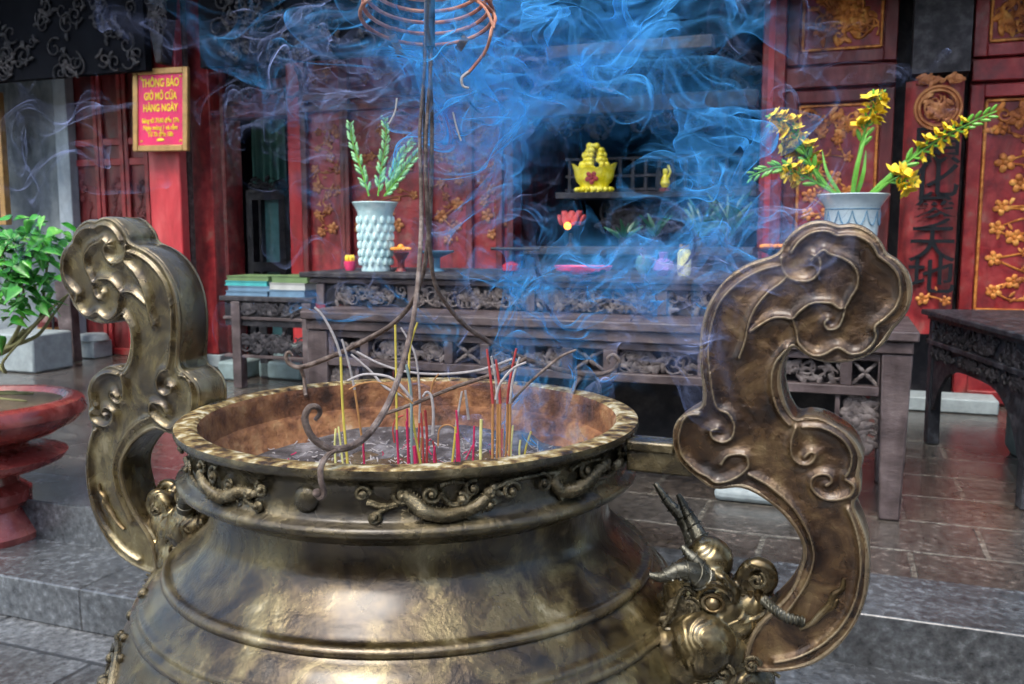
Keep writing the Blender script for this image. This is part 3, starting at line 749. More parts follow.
# couplet board: curved
cp = root('couplet_board', 'curved dark red couplet board with five black Chinese characters', 'plaque', (aX(932, 7.0), 7.0, 1.0))
xc = aX(930, 7.0); hw = (aX(962, 7.0, 150) - aX(903, 7.0, 150)) / 2; zt = zY(930, 79, 7.0); zb = .9
n = 16; vs = []; fs = []
for j, z in enumerate((zb, zt)):
    for i in range(n + 1):
        t = -1 + 2 * i / n; vs.append((xc + hw * t, 7.0 + .10 * t * t, z))
for j, z in enumerate((zb, zt)):
    for i in range(n + 1):
        t = -1 + 2 * i / n; vs.append((xc + hw * t, 7.03 + .10 * t * t, z))
m1 = n + 1
for i in range(n):
    fs.append((i, i + 1, m1 + i + 1, m1 + i)); fs.append((2 * m1 + i + 1, 2 * m1 + i, 3 * m1 + i, 3 * m1 + i + 1)); fs.append((m1 + i, m1 + i + 1, 3 * m1 + i + 1, 3 * m1 + i))
    fs.append((i + 1, i, 2 * m1 + i, 2 * m1 + i + 1))
fs.append((0, m1, 3 * m1, 2 * m1)); fs.append((n, 2 * m1 + n, 3 * m1 + n, m1 + n))
MB().add(vs, fs).build('board', REDM, cp)
cc = T(938, 108, 6.99); mb = MB()
for R in (.145, .12):
    mb.tube([(cc[0] + R * math.cos(a), 6.985, cc[2] + R * math.sin(a)) for a in np.linspace(0, 2 * PI, 33)[:-1]], .012, 6, closed=True)
scrollwork(mb, cc[0] - .09, cc[0] + .09, cc[2] - .09, cc[2] + .09, 6.985, 8, 14, .01, .06)
scrollwork(mb, cc[0] - .15, cc[0] + .15, cc[2] + .16, cc[2] + .22, 6.99, 9, 12, .01, .06)
mb.build('medallion', GOLDD, cp)
for ch, px_, py_ in (('顯', 937, 148), ('化', 935, 181), ('參', 934, 214), ('天', 932, 246), ('地', 931, 278)):
    q = T(px_, py_, 6.985); text(ch, .285, q[0], q[1], q[2] , INK, 'character', cp, bold=.0018, sx=1.12, ext=.004)
q = T(930, 300, 6.99); mb = MB(); floral(mb, q[0] - .15, q[0] + .15, q[2] - .1, q[2] + .1, 6.985, 3, 4, .05); mb.build('carving', GOLD, cp)
o = MB().box(aX(905, 7.1), aX(962, 7.1), 7.06, 7.3, zt + .05, ZT).build('dark_column_head', DWOOD2, None, 'T'); tag(o, 'dark weathered column head above the couplet board', 'column')

# ================================================================== LOWER ALTAR TABLE
B0 = 4.15
at = root('altar_table', 'long weathered purple brown altar table with carved openwork rail, in front', 'altar table', (-1.2, 4.3, PZ))
XL, XR = -2.76, 0.29; TZ = 1.195
mb = MB(); mb.box(XL, XR, B0 - .03, 4.93, TZ - .045, TZ); mb.build('tabletop', TWOOD, at, bevel=.008)
mb = MB(); mb.box(XL + .02, XR - .02, B0 - .01, 4.9, TZ - .10, TZ - .047); mb.build('moulding', TWOOD, at, bevel=.006)
leg_w = .125
for x in (XL + .02, XR - .02 - leg_w):
    for y in (B0, 4.78):
        lg = MB().prism([(x, TZ - .102), (x + leg_w, TZ - .102), (x + leg_w - (.0 if x < -1 else .02), PZ), (x + (.02 if x > -1 else 0), PZ)][::1], y, y + .12)
        lg.build('leg', TWOOD, at, bevel=.008)
# rail frame with openings
Rt, Rb = TZ - .104, TZ - .262
xs = [XL + .02 + leg_w, -2.50, -2.18, -1.70, -1.30, -1.22, -1.07, -.97, -.61, -.54, -.12, -.06, .06, .12, XR - .02 - leg_w]
mb = MB()
xa, xb = XL + .022 + leg_w, XR - .022 - leg_w
mb.box(xa, xb, B0 + .015, B0 + .07, Rt - .035, Rt); mb.box(xa, xb, B0 + .005, B0 + .08, Rb - .03, Rb + .012)
openings = []
cells = [(-2.60, -2.48, 'x'), (-2.42, -1.80, 's'), (-1.74, -1.62, 'x'), (-1.56, -1.42, 's'), (-1.36, -1.24, 'x')]
cells = [(-2.575, -2.42, 'x'), (-2.37, -1.93, 's'), (-1.88, -1.73, 'x'), (-1.68, -1.30, 's'), (-1.24, -1.09, 'x'), (-1.02, -.64, 's'), (-.58, -.43, 'x'), (-.38, -.02, 's'), (.03, .135, 'x')]
prev = xa
for (a_, c_, k) in cells:
    mb.box(prev, a_, B0 + .012, B0 + .072, Rb + .012, Rt - .035); prev = c_
mb.box(prev, xb, B0 + .012, B0 + .072, Rb + .012, Rt - .035)
mb.build('rail', TWOOD, at, bevel=.004)
MB().box(xa, xb, B0 + .085, B0 + .1, Rb - .02, Rt).build('backing', DWOOD, at)
for i, (a_, c_, k) in enumerate(cells):
    mb = MB(); zlo, zhi = Rb + .014, Rt - .037
    if k == 'x':
        cx, cz = (a_ + c_) / 2, (zlo + zhi) / 2
        for p, q_ in (((a_, zlo), (c_, zhi)), ((a_, zhi), (c_, zlo))):
            mb.tube([(p[0], B0 + .04, p[1]), (q_[0], B0 + .04, q_[1])], .008, 6)
        for k2 in range(4):
            mb.sph((cx + .022 * math.cos(PI / 4 + k2 * PI / 2), B0 + .035, cz + .022 * math.sin(PI / 4 + k2 * PI / 2)), .014, 1.5, .5, .7, 8, 5, Matrix.Rotation(-(PI / 4 + k2 * PI / 2), 3, 'Y'))
        mb.build('crossed_fret', TWOODC, at)
    else:
        scrollwork(mb, a_, c_, zlo, zhi, B0 + .045, 300 + i, int(34 * (c_ - a_)) + 4, .0075, .055)
        mb.build('carved_panel', TWOODC, at)
# side rail and fretted brackets
MB().box(XR - .075, XR - .035, B0 + .125, 4.775, Rb, Rt).build('side_rail', TWOOD, at)
MB().box(XL + .035, XL + .075, B0 + .125, 4.775, Rb, Rt).build('side_rail', TWOOD, at)
for sx, x in ((-1, XR - .02 - leg_w), (1, XL + .02 + leg_w)):
    mb = MB(); mb.box(min(x, x + sx * .17), max(x, x + sx * .17), B0 + .05, B0 + .06, Rb - .3, Rb - .035) if False else None
    scrollwork(mb, min(x, x + sx * .15), max(x, x + sx * .15), Rb - .17, Rb - .035, B0 + .04, 61, 13, .010, .05)
    scrollwork(mb, min(x, x + sx * .09), max(x, x + sx * .09), Rb - .30, Rb - .16, B0 + .04, 62, 8, .010, .045)
    mb.build('corner_bracket', TWOODC, at)
    xx = x + sx * .16
    MB().box(min(xx, xx + sx * .02), max(xx, xx + sx * .02), B0 + .02, B0 + .06, Rb - .2, Rb - .031).build('bracket_frame', TWOOD, at)
# dark sheet standing in for the deep shade under the table
MB().box(XL + .2, XR - .2, 4.80, 4.82, PZ + .02, Rb).build('shade_sheet', LEAFD if False else DWOOD, at)

# ================================================================== REAR ALTAR TABLE
B1 = 4.5
rt = root('altar_table', 'taller dark altar table with scroll carved apron holding vases, behind the front one', 'altar table', (-1.4, 4.8, PZ))
XL2, XR2 = -2.98, .12; T2 = 1.388
mb = MB(); mb.box(XL2, XR2, B1 - .05, 5.35, T2 - .03, T2); mb.build('tabletop', DWOOD2, rt, bevel=.006)
mb = MB(); mb.box(XL2 + .05, XR2 - .05, B1 - .02, 5.3, T2 - .062, T2 - .033); mb.build('moulding', TWOOD, rt, bevel=.004)
mb = MB(); mb.box(XL2 + .09, XR2 - .09, B1 + .01, B1 + .03, 1.199, T2 - .064); mb.build('apron', DWOOD, rt)
mb = MB(); scrollwork(mb, XL2 + .2, XR2 - .1, 1.205, T2 - .068, B1 + .002, 500, 120, .0075, .06); mb.build('carving', TWOODC, rt)
mb = MB()
for x in (XL2 + .09, -2.3, -1.6, -.9, -.3): mb.box(x, x + .05, B1 - .012, B1 + .008, 1.199, T2 - .066)
mb.build('stile', TWOOD, rt, bevel=.003)
for x in (XL2 + .06, XR2 - .16):
    for y in (4.94, 5.18):
        MB().box(x, x + .1, y, y + .1, PZ, T2 - .064).build('leg', DWOOD2, rt, bevel=.006)

# ---- things on the rear table
TB = 4.75


def vase(name, px, label, mt, pattern, prof_r, htop, motif=None):
    b = TB; x = aX(px, b)
    r = root(name, label, 'vase', (x, b, T2))
    h = htop
    prof = [(prof_r[0] * .98, 0), (prof_r[0], .012), (prof_r[0] * .93, .03), (prof_r[1] * .9, h * .3), (prof_r[1], h * .6), (prof_r[1] * 1.06, h * .85), (prof_r[2] * .9, h * .94), (prof_r[2], h * .99), (prof_r[2] * .97, h), (prof_r[2] * .88, h * .985), (prof_r[1] * .85, h * .85), (prof_r[0] * .7, h * .1), (0.001, h * .1)]
    MB().lathe([(q, T2 + z) for q, z in prof], x, b, 40, caps=True).build('body', mt, r)
    mb = MB()
    if pattern == 'relief':
        for j in range(6):
            for i in range(14):
                a = 2 * PI * (i + .5 * (j % 2)) / 14; z = T2 + h * (.14 + j * .12)
                R = prof_r[1] * (.93 + .02 * j)
                mb.sph((x + R * math.cos(a), b + R * math.sin(a), z), .018, .8, .8, 1.4, 6, 5)
        mb.build('relief', mt, r)
    else:
        for i in range(12):
            a0 = 2 * PI * i / 12; pts = []
            for k in range(9):
                t = k / 8; a = a0 + t * 2 * PI / 12; z = T2 + h * (.80 - .17 * math.sin(PI * t) ** .8 * 1.0)
                R = prof_r[1] * 1.035
                pts.append((x + R * math.cos(a), b + R * math.sin(a), z))
            mb.tube(pts, .0035, 4)
        for z in (.82, .86): mb.tube([(x + prof_r[1] * 1.06 * math.cos(a), b + prof_r[1] * 1.06 * math.sin(a), T2 + h * z) for a in np.linspace(0, 2 * PI, 37)[:-1]], .003, 4, closed=True)
        mb.build('painted_band', BLUEG, r)
    return r


def petal(mb, p, d, nrm, L, W):
    d = d.normalized(); sd_ = d.cross(nrm)
    if sd_.length < 1e-4: sd_ = d.orthogonal()
    sd_.normalize(); nn = sd_.cross(d)
    prof = [(0, .12), (.25, .42), (.55, .5), (.8, .36), (1.0, .06)]
    mid = []; lf = []; rg = []
    for t, w_ in prof:
        c = p + d * (L * t) + nn * (L * .32 * t * t)
        mid.append(c - nn * (w_ * W * .3)); lf.append(c + sd_ * (w_ * W)); rg.append(c - sd_ * (w_ * W))
    vs = mid + lf + rg; n = len(prof); fs = []
    for i in range(n - 1):
        fs.append((i, i + 1, n + i + 1, n + i)); fs.append((i, 2 * n + i, 2 * n + i + 1, i + 1))
    mb.add(vs, fs)


def glad(pts_px, b, label, group, flowers, mtl, budm, leafy=0, droot=.0, open_f=None, seed=1, thick=.006):
    P = catmull([T(x, y, b + db) for x, y, db in pts_px], 8)
    r = root('gladiolus_stem', label, 'flower stem', P[0], group=group)
    MB().tube(P, lambda t: thick * (1 - .6 * t), 6).build('stem', mtl, r)
    rnd = random.Random(seed)
    mb = MB(); mf = MB()
    n = flowers[0]; t0, t1 = flowers[1], flowers[2]
    fl = open_f or (0, 0)
    for k in range(n):
        t = t0 + (t1 - t0) * k / max(1, n - 1)
        i = int(t * (len(P) - 2)); p = P[i]; d = Vector(P[i + 1] - P[i]).normalized()
        s = (-1) ** k
        side = Vector((d.z, 0, -d.x)) * s
        dirv = (d * 1.0 + side * .55 + Vector((0, rnd.uniform(-.5, .1), 0))).normalized()
        rot = dirv.to_track_quat('Z', 'Y').to_matrix()
        sz = (.024 if budm is GRNL else .034) * (1.15 - .55 * t)
        c = Vector(p) + side * .010 + dirv * sz * .8
        if fl[0] <= t <= fl[1]:
            K = rnd.choice((.8, 1.0, 1.25))
            mb.tube([Vector(p), c - dirv * .004, c + dirv * .012], lambda t: .004 + .004 * t, 6)
            for q in range(6):
                a = q * 2 * PI / 6 + rnd.uniform(-.25, .25); rad_ = rot @ Vector((math.cos(a), math.sin(a), 0)); sp_ = rnd.uniform(.5, 1.1)
                petal(mf, c, dirv + rad_ * sp_, dirv * -1, .046 * K, .034 * K)
        else:
            mb.sph(c, sz, .36, .36, 1.05, 6, 6, rot)
    if mb.v: mb.build('bud', budm, r)
    if mf.v: mf.build('blossom', YEL, r)
    return r


def blade(x0, y0, x1, y1, b, bend, r, w_=.012):
    A, B = T(x0, y0, b), T(x1, y1, b); mid = (A + B) / 2 + np.array([bend, -.02, 0])
    P = catmull([A, mid, B], 8); mb = MB(); mb.tube(P, lambda t: w_ * (math.sin(PI * min(1, .15 + .85 * t)) * .8 + .12) * (1 - t * .5), 6, flat=.25)
    return mb.build('leaf_blade', GRN, r)


vase('tall_vase', 375, 'tall pale celadon vase with green gladiolus spikes, left on the altar', CELADON, 'relief', (.088, .1, .137), .405)
vase('flared_vase', 853, 'pale blue grey vase of yellow gladioli, right behind the cloud handle', CELADON_B, 'band', (.09, .122, .172), .41)
for i, pts in enumerate((((369, 196, 0), (360, 165, 0), (352, 140, 0), (350, 122, 0)), ((378, 196, 0), (382, 165, .02), (386, 140, .02), (385, 117, .03)),
                         ((386, 196, .0), (394, 172, 0), (402, 155, 0), (414, 141, 0)), ((384, 196, -.03), (397, 180, -.04), (408, 165, -.05), (419, 152, -.05)))):
    glad(pts, TB, ('leftmost upright green gladiolus spike in the tall celadon vase', 'central upright green gladiolus spike in the tall celadon vase', 'upper right leaning green gladiolus spike in the tall celadon vase', 'lowest right leaning green gladiolus spike in the tall celadon vase')[i],
         'green gladiolus spikes', (30, .12, 1.0), GRN, GRNL, seed=i)
gl = (
    (((838, 196, 0), (815, 172, -.02), (797, 135, -.04), (781, 121, -.05), (770, 121, -.05)), 'yellow gladiolus arching up and left with open blossoms, tip drooping', (24, .3, .98), (.4, .85)),
    (((840, 197, -.05), (812, 180, -.08), (780, 167, -.1), (749, 177, -.12)), 'green budded gladiolus bending low to the far left', (22, .3, 1.0), (.35, .6)),
    (((834, 195, .03), (812, 165, .03), (800, 150, .03), (788, 142, .03)), 'short yellow gladiolus among the left arching stems', (18, .3, 1.0), (.3, .95)),
    (((853, 196, .02), (860, 150, .02), (870, 115, .02), (879, 91, .02)), 'tallest upright gladiolus with small yellow buds at its tip', (15, .4, .98), (.5, .9)),
    (((872, 196, 0), (900, 168, -.02), (935, 142, -.03), (968, 124, -.04), (997, 111, -.05)), 'long gladiolus reaching far right over the couplet board', (22, .3, .98), (.35, .75)),
    (((874, 194, -.06), (888, 183, -.1), (898, 178, -.12), (909, 184, -.14)), 'small yellow gladiolus spray drooping over the right side of the vase', (8, .4, 1.0), (.4, 1.0)))
for i, (pts, lab, fl, of) in enumerate(gl):
    g = glad(pts, TB, lab, 'yellow gladioli', fl, GRN, GRN, open_f=of, seed=20 + i, thick=.009)
    if i == 0: blade(842, 197, 822, 150, TB, -.02, g)
    if i == 3: blade(852, 197, 868, 130, TB, -.01, g, .016); blade(856, 197, 866, 150, TB + .03, .01, g, .014)
    if i == 4: blade(868, 196, 930, 140, TB, .0, g, .016)
    if i == 1: blade(838, 197, 800, 160, TB + .04, 0, g)

# small lotus candle
q = T(350, 264, TB); r = root('lotus_candle', 'small red lotus candle with yellow top left of the celadon vase', 'candle', (q[0], TB, T2))
MB().lathe([(.025, T2), (.034, T2 + .02), (.037, T2 + .055), (.001, T2 + .056)], q[0], TB, 16).build('cup', PINK, r)
mb = MB()
for k in range(8): a = k * PI / 4; mb.sph((q[0] + .022 * math.cos(a), TB + .022 * math.sin(a), T2 + .072), .017, .6, .6, 1.3, 6, 5)
mb.build('petal', YEL, r)
q = T(401, 262, TB); r = root('flower_cup', 'dark red cup topped with an orange yellow flower right of the celadon vase', 'offering cup', (q[0], TB, T2))
MB().lathe([(.035, T2), (.02, T2 + .02), (.02, T2 + .06), (.05, T2 + .11), (.001, T2 + .11)], q[0], TB, 18).build('cup', REDD, r)
mb = MB()
for k in range(9): a = k * 2 * PI / 9; mb.sph((q[0] + .035 * math.cos(a), TB + .035 * math.sin(a), T2 + .13), .025, 1.2, .6, .5, 6, 5, Matrix.Rotation(a, 3, 'Z'))
mb.sph((q[0], TB, T2 + .14), .02)
mb.build('petal', ORANGE, r)
q = T(437, 262, TB + .1); r = root('blue_dish', 'small blue footed dish behind the iron rods', 'dish', (q[0], TB + .1, T2))
MB().lathe([(.05, T2), (.02, T2 + .02), (.02, T2 + .08), (.10, T2 + .11), (.105, T2 + .12), (.001, T2 + .105)], q[0], TB + .1, 24).build('bowl', BLUEG, r)
q = T(511, 266, TB); r = root('candle_bracket', 'black crossbar candle holder on a red base left of the niche', 'candle holder', (q[0], TB, T2))
MB().lathe([(.03, T2), (.05, T2 + .015), (.05, T2 + .045), (.012, T2 + .065), (.001, T2 + .066)], q[0], TB, 20).build('base', REDP, r)
mb = MB(); mb.tube([(q[0], TB, T2 + .05), (q[0], TB, T2 + .13)], .01, 8); mb.tube([(q[0] - .12, TB, T2 + .135), (q[0] + .17, TB, T2 + .135)], .009, 8); mb.build('crossbar', IRON_D, r)
q = T(583, 270, TB); r = root('offering_dish', 'long pink oval dish on the altar below the gold ingot', 'dish', (q[0], TB, T2))
MB().lathe([(.10, T2), (.15, T2 + .02), (.165, T2 + .045), (.16, T2 + .046), (.14, T2 + .025), (.001, T2 + .02)], q[0], TB, 40, sy=.5).build('tray', PINK, r)
q = T(663, 270, TB); r = root('wrapped_offering', 'small lilac cloth wrapped offering beside the yellow jar', 'offering', (q[0], TB, T2))
MB().lathe([(.03, T2), (.055, T2 + .03), (.05, T2 + .07), (.02, T2 + .09), (.028, T2 + .12), (.001, T2 + .125)], q[0], TB, 14, mod=lambda a, z: 1 + .08 * math.sin(5 * a)).build('bundle', PURP, r)
q = T(684, 270, TB); r = root('yellow_jar', 'yellow green cylindrical jar on the altar right of the lilac bundle', 'jar', (q[0], TB, T2))
MB().lathe([(.03, T2), (.036, T2 + .02), (.036, T2 + .12), (.025, T2 + .14), (.001, T2 + .14)], q[0], TB, 20).build('body', JARG, r)
MB().lathe([(.027, T2 + .142), (.027, T2 + .165), (.001, T2 + .166)], q[0], TB, 16).build('lid', GOLDF, r)
q = T(644, 270, TB + .2); r = root('teal_pot', 'small dull teal pot left of the lilac bundle', 'pot', (q[0], TB + .2, T2))
MB().lathe([(.03, T2), (.05, T2 + .04), (.045, T2 + .09), (.035, T2 + .1), (.001, T2 + .09)], q[0], TB + .2, 20).build('body', GLASSY, r)
q = T(775, 240, TB); r = root('offering_stand', 'dark footed stand with orange flower petals beside the right vase', 'offering stand', (q[0], TB, T2))
MB().lathe([(.05, T2), (.02, T2 + .03), (.02, T2 + .11), (.09, T2 + .14), (.001, T2 + .14)], q[0], TB, 20).build('stand', BLACKL, r)
mb = MB()
for k in range(9): a = k * 2 * PI / 9; mb.sph((q[0] + .045 * math.cos(a), TB + .045 * math.sin(a), T2 + .155), .026, 1.3, .6, .5, 6, 5, Matrix.Rotation(a, 3, 'Z'))
mb.build('petal', ORANGE, r)

# ---- gold ingot ornament on the shelf
b = 7.08; q = T(594, 192, b); x, z0 = q[0], zs
ig = root('gold_ingot', 'bright yellow gold ingot ornament with red medallion and nugget cluster on the shelf', 'ornament', (x, b, z0))
sc = (T(616, 160, b)[0] - T(571, 160, b)[0]) / 2
n = 40; vs = []; fs = []
lev = [(0, .62, .0), (.1, .64, .0), (.25, .78, .0), (.5, .86, .02), (.8, .92, .10), (1.0, 1.02, .22), (1.0, .92, .2), (.9, .7, .08), (.8, .02, .0)]
for (h, rr, lift) in lev:
    for i in range(n):
        a = 2 * PI * i / n; ca = math.cos(a)
        vs.append((x + sc * rr * ca, b + sc * rr * .5 * math.sin(a), z0 + sc * .25 + sc * .8 * h + sc * lift * 1.0 * abs(ca) ** 4))
for k in range(len(lev) - 1):
    for i in range(n): a_, c_ = k * n + i, k * n + (i + 1) % n; fs.append((a_, c_, c_ + n, a_ + n))
MB().add(vs, fs).build('boat', GOLDY, ig)
mb = MB()
for i in range(18): a = 2 * PI * i / 18; mb.sph((x + sc * .78 * math.cos(a), b + sc * .45 * math.sin(a), z0 + sc * .12), sc * .12, n=8, m=6)
mb.lathe([(sc * .74, z0), (sc * .74, z0 + sc * .1), (sc * .6, z0 + sc * .25)], x, b, 28, sy=.58)
mb.build('base', GOLDY, ig)
mb = MB(); rnd = random.Random(3)
for j in range(6):
    for i in range(13):
        a = rnd.uniform(0, 6.3); R = sc * (.66 - j * .085)
        mb.sph((x + R * math.cos(a), b + R * .5 * math.sin(a), z0 + sc * (.98 + j * .2)), sc * rnd.uniform(.10, .17), n=8, m=6)
mb.build('nugget_cluster', GOLDY, ig)
mb = MB(); flower(mb, x, z0 + sc * .62, b - sc * .43, sc * .30, random.Random(2)); mb.build('medallion', STK_R, ig)
q = T(665, 192, b); fg = root('gilt_figurine', 'tiny gilt figurine in a dark arched stand right of the gold ingot', 'figurine', (q[0], b, zs))
mb = MB(); mb.lathe([(.05, zs), (.05, zs + .02), (.025, zs + .03), (.001, zs + .03)], q[0], b, 16); mb.build('stand', REDD, fg)
mb = MB(); mb.lathe([(.028, zs + .03), (.04, zs + .06), (.03, zs + .10), (.015, zs + .13), (.022, zs + .15), (.02, zs + .17), (.001, zs + .18)], q[0], b, 14); mb.tube([(q[0] + .02, b, zs + .1), (q[0] + .04, b, zs + .15), (q[0] + .02, b, zs + .2)], .01, 6); mb.build('figure', GOLDY, fg)
mb = MB(); mb.tube([(q[0] - .07, b + .02, zs + .02), (q[0] - .07, b + .02, zs + .15), (q[0] - .03, b + .02, zs + .23), (q[0] + .03, b + .02, zs + .23), (q[0] + .07, b + .02, zs + .15), (q[0] + .07, b + .02, zs + .02)], .01, 6); mb.build('arch', BLACKL, fg)
b = 6.62; q = T(571, 226, b); lp = root('lotus_lamp', 'red lotus lamp with a glowing orange bulb on the lower shrine shelf', 'lamp', (q[0], b, zs2))
mb = MB(); mb.lathe([(.05, zs2), (.02, zs2 + .03), (.015, zs2 + .1), (.001, zs2 + .1)], q[0], b, 16); mb.build('stand', DWOOD, lp)
mb = MB()
for j in range(2):
    for k in range(8): a = k * PI / 4 + j * .4; R = .06 + j * .03; mb.sph((q[0] + R * math.cos(a), b + .02 + R * math.sin(a) * .6, zs2 + .23 - j * .03), .036, .4, .8, 1.3, 8, 6, Matrix.Rotation(-a, 3, 'Z') @ Matrix.Rotation(.4, 3, 'Y'))
mb.build('petal', STK_R, lp)
MB().sph((q[0], b - .09, q[2]), .028, n=12, m=8).build('bulb', LAMPG, lp)


def plantlet(px, py0, py1, b, zbase, n, label, seed, wide=.1, mt=LEAFD):
    q = T(px, py0, b); r = root('altar_plant', label, 'plant', (q[0], b, zbase)); rnd = random.Random(seed)
    MB().lathe([(.035, zbase), (.05, zbase + .07), (.001, zbase + .07)], q[0], b, 14).build('pot', DWOOD2, r)
    zt = T(px, py1, b)[2]; mb = MB()
    for k in range(n):
        a = rnd.uniform(0, 6.3); R = rnd.uniform(.3, 1) * wide; h = rnd.uniform(.5, 1) * (zt - zbase)
        P = catmull([(q[0], b, zbase + .06), (q[0] + R * .3 * math.cos(a), b + R * .3 * math.sin(a), zbase + h * .6), (q[0] + R * math.cos(a), b + R * math.sin(a), zbase + h)], 4)
        mb.tube(P, lambda t: .016 * math.sin(PI * min(1, .1 + .88 * t)) + .002, 5, flat=.3)
    mb.build('foliage', mt, r)


plantlet(624, 247, 218, 6.65, zs2, 16, 'low green plant in the middle of the lower shrine shelf', 1, .16, LEAFD)
plantlet(700, 247, 195, 6.7, zs2, 18, 'tall leafy plant left of the shrine red post', 2, .2, LEAFD)
plantlet(728, 247, 190, 6.62, zs2, 18, 'tallest leafy plant nearest the slim red post', 3, .2, LEAFD)
plantlet(655, 247, 212, 6.8, zs2, 14, 'dark leafy plant under the gilt figurine', 4, .18, LEAFD)

# ================================================================== SMALL LEFT TABLE
sbp = 6.0
x0, x1 = aX(219, sbp, 300), aX(312, sbp, 300); zt = zY(265, 297, sbp)
stt = root('side_table', 'small black carved side table below the doorway holding book stacks', 'side table', ((x0 + x1) / 2, sbp, PZ))
MB().box(x0, x1, sbp, sbp + .6, zt - .04, zt).build('tabletop', DWOOD2, stt, bevel=.006)
MB().box(x0 + .03, x1 - .03, sbp + .03, sbp + .05, zt - .24, zt - .042).build('apron', DWOOD, stt)
mb = MB(); scrollwork(mb, x0 + .1, x1 - .04, zt - .15, zt - .05, sbp + .02, 21, 40, .009, .05); scrollwork(mb, x0 + .15, x1 - .04, zt - .45, zt - .3, sbp + .02, 22, 40, .009, .06); mb.build('carving', DWOOD2, stt)
for zz in (zt - .19, zt - .5): MB().box(x0 + .02, x1 - .02, sbp + .015, sbp + .06, zz, zz + .025).build('rail', TWOOD, stt, bevel=.004)
lw = .085
for x in (x0 + .11, x1 - .1):
    MB().box(x, x + lw, sbp, sbp + .08, PZ, zt - .042).build('leg', TWOOD, stt, bevel=.006)
    MB().box(x - .1, x - .1 + lw, sbp + .5, sbp + .58, PZ, zt - .042).build('leg', DWOOD, stt, bevel=.006)
rnd = random.Random(8)


def books(px0, px1, py_top, cols, label):
    xa_, xb_ = aX(px0, sbp, 285), aX(px1, sbp, 285)
    ztop = zY((px0 + px1) / 2, py_top, sbp); h = (ztop - zt) / len(cols)
    for k, (c, nm) in enumerate(cols):
        dx = rnd.uniform(-.015, .015); z0_ = zt + k * h
        r = root('book_stack', f'{nm} in the {label}', 'books', ((xa_ + xb_) / 2, sbp + .2, z0_), group='books on the side table')
        MB().box(xa_ + dx, xb_ + dx, sbp + .05, sbp + .36, z0_, z0_ + .006).box(xa_ + dx, xb_ + dx, sbp + .05, sbp + .36, z0_ + h - .008, z0_ + h - .002).build('cover', c, r)
        MB().box(xa_ + dx + .004, xb_ + dx - .004, sbp + .055, sbp + .355, z0_ + .006, z0_ + h - .008).build('pages', c, r)


books(222, 264, 276, ((BOOKB, 'blue bottom book bundle'), (BOOKB, 'grey blue middle book bundle'), (BOOKT, 'bright teal book bundle'), (BOOKG, 'dull green top book bundle')), 'left stack on the side table')
books(266, 302, 276, ((BOOKB, 'blue bottom bundle'), (PAPER, 'pale grey middle bundle'), (BOOKG, 'green top bundle')), 'right stack on the side table')
for (px0, px1, pyt, b, lab) in ((258, 300, 362, 6.5, 'larger grey green stone block under the side table'), (268, 290, 347, 6.8, 'smaller grey green block standing behind under the side table'), (217, 236, 362, 6.3, 'narrow grey green stone left of the side table leg')):
    xa_, xb_ = aX(px0, b, 360), aX(px1, b, 360); zt_ = zY((px0 + px1) / 2, pyt, b)
    o = MB().box(xa_, xb_, b, b + .35, PZ, zt_).build('stone_block', GREYG, None, 'T', bevel=.02); tag(o, lab, 'stone block', 'stone blocks near the side table')

# ================================================================== RIGHT BLACK TABLE
D1 = G(925, 443, PZ); D2 = G(1018, 508, PZ)
dv = D2 - D1; L_ = np.linalg.norm(dv); dv /= L_
ang = math.atan2(dv[1], dv[0])
bt = bpy.data.objects.new('side_altar_table', None); COL.objects.link(bt); bt.location = tuple(D1); bt.rotation_euler = (0, 0, ang); OFF[bt] = np.zeros(3)
tag(bt, 'black lacquered carved table with arched apron at the right edge', 'side table')
HT = .80
MB().box(-.08, L_ + .1, -.04, .8, HT - .03, HT).build('tabletop', BLACKL, bt, bevel=.006)
MB().box(-.05, L_ + .07, -.01, .77, HT - .055, HT - .032).build('moulding', BLACKL, bt, bevel=.006)
MB().box(-.04, L_ + .06, .01, .035, HT - .17, HT - .057).build('frieze', BLACKL, bt)
MB().box(-.05, L_ + .07, -.01, .05, HT - .20, HT - .172).build('rail', BLACKL, bt, bevel=.004)
mb = MB(); scrollwork(mb, 0, L_ + .02, HT - .165, HT - .065, .005, 31, 90, .007, .04); scrollwork(mb, 0, L_, HT - .27, HT - .21, .005, 32, 60, .007, .035); mb.build('carving', DWOOD2, bt)
ap = [(.0, HT - .202)]
for k in range(21):
    t = k / 20; ap.append((.07 + (L_ - .14) * t, HT - .30 - .28 * (abs(2 * t - 1) ** 4)))
poly = [(.0, HT - .202), (.0, HT - .6)] + [(p[0], p[1]) for p in ap[1:]] + [(L_, HT - .6), (L_, HT - .202)]
MB().prism(poly, .01, .03).build('apron', BLACKL, bt)
for (x, y) in ((-.04, 0), (L_ - .04, 0), (-.04, .7), (L_ - .04, .7)):
    MB().box(x, x + .07, y, y + .07, 0, HT - .057).build('leg', BLACKL, bt, bevel=.006)
q = G(1003, 470, PZ)
o = MB().lathe([(.13, PZ), (.16, PZ + .05), (.16, PZ + .33), (.13, PZ + .42), (.09, PZ + .44), (.001, PZ + .44)], G(1010, 455, PZ)[0] + .15, G(1010, 455, PZ)[1], 28).build('stone_jar', GREYG, None, 'W')
tag(o, 'grey stone jar standing under the black table', 'jar')
o = MB(); xa_, xb_ = aX(905, 7.0), aX(1010, 7.0)
mb = MB().box(xa_, xb_, 6.9, 7.2, PZ, PZ + .1); tag(mb.build('stone_sill', PALEST, None, 'T', bevel=.01), 'pale stone threshold below the right red doors', 'threshold')

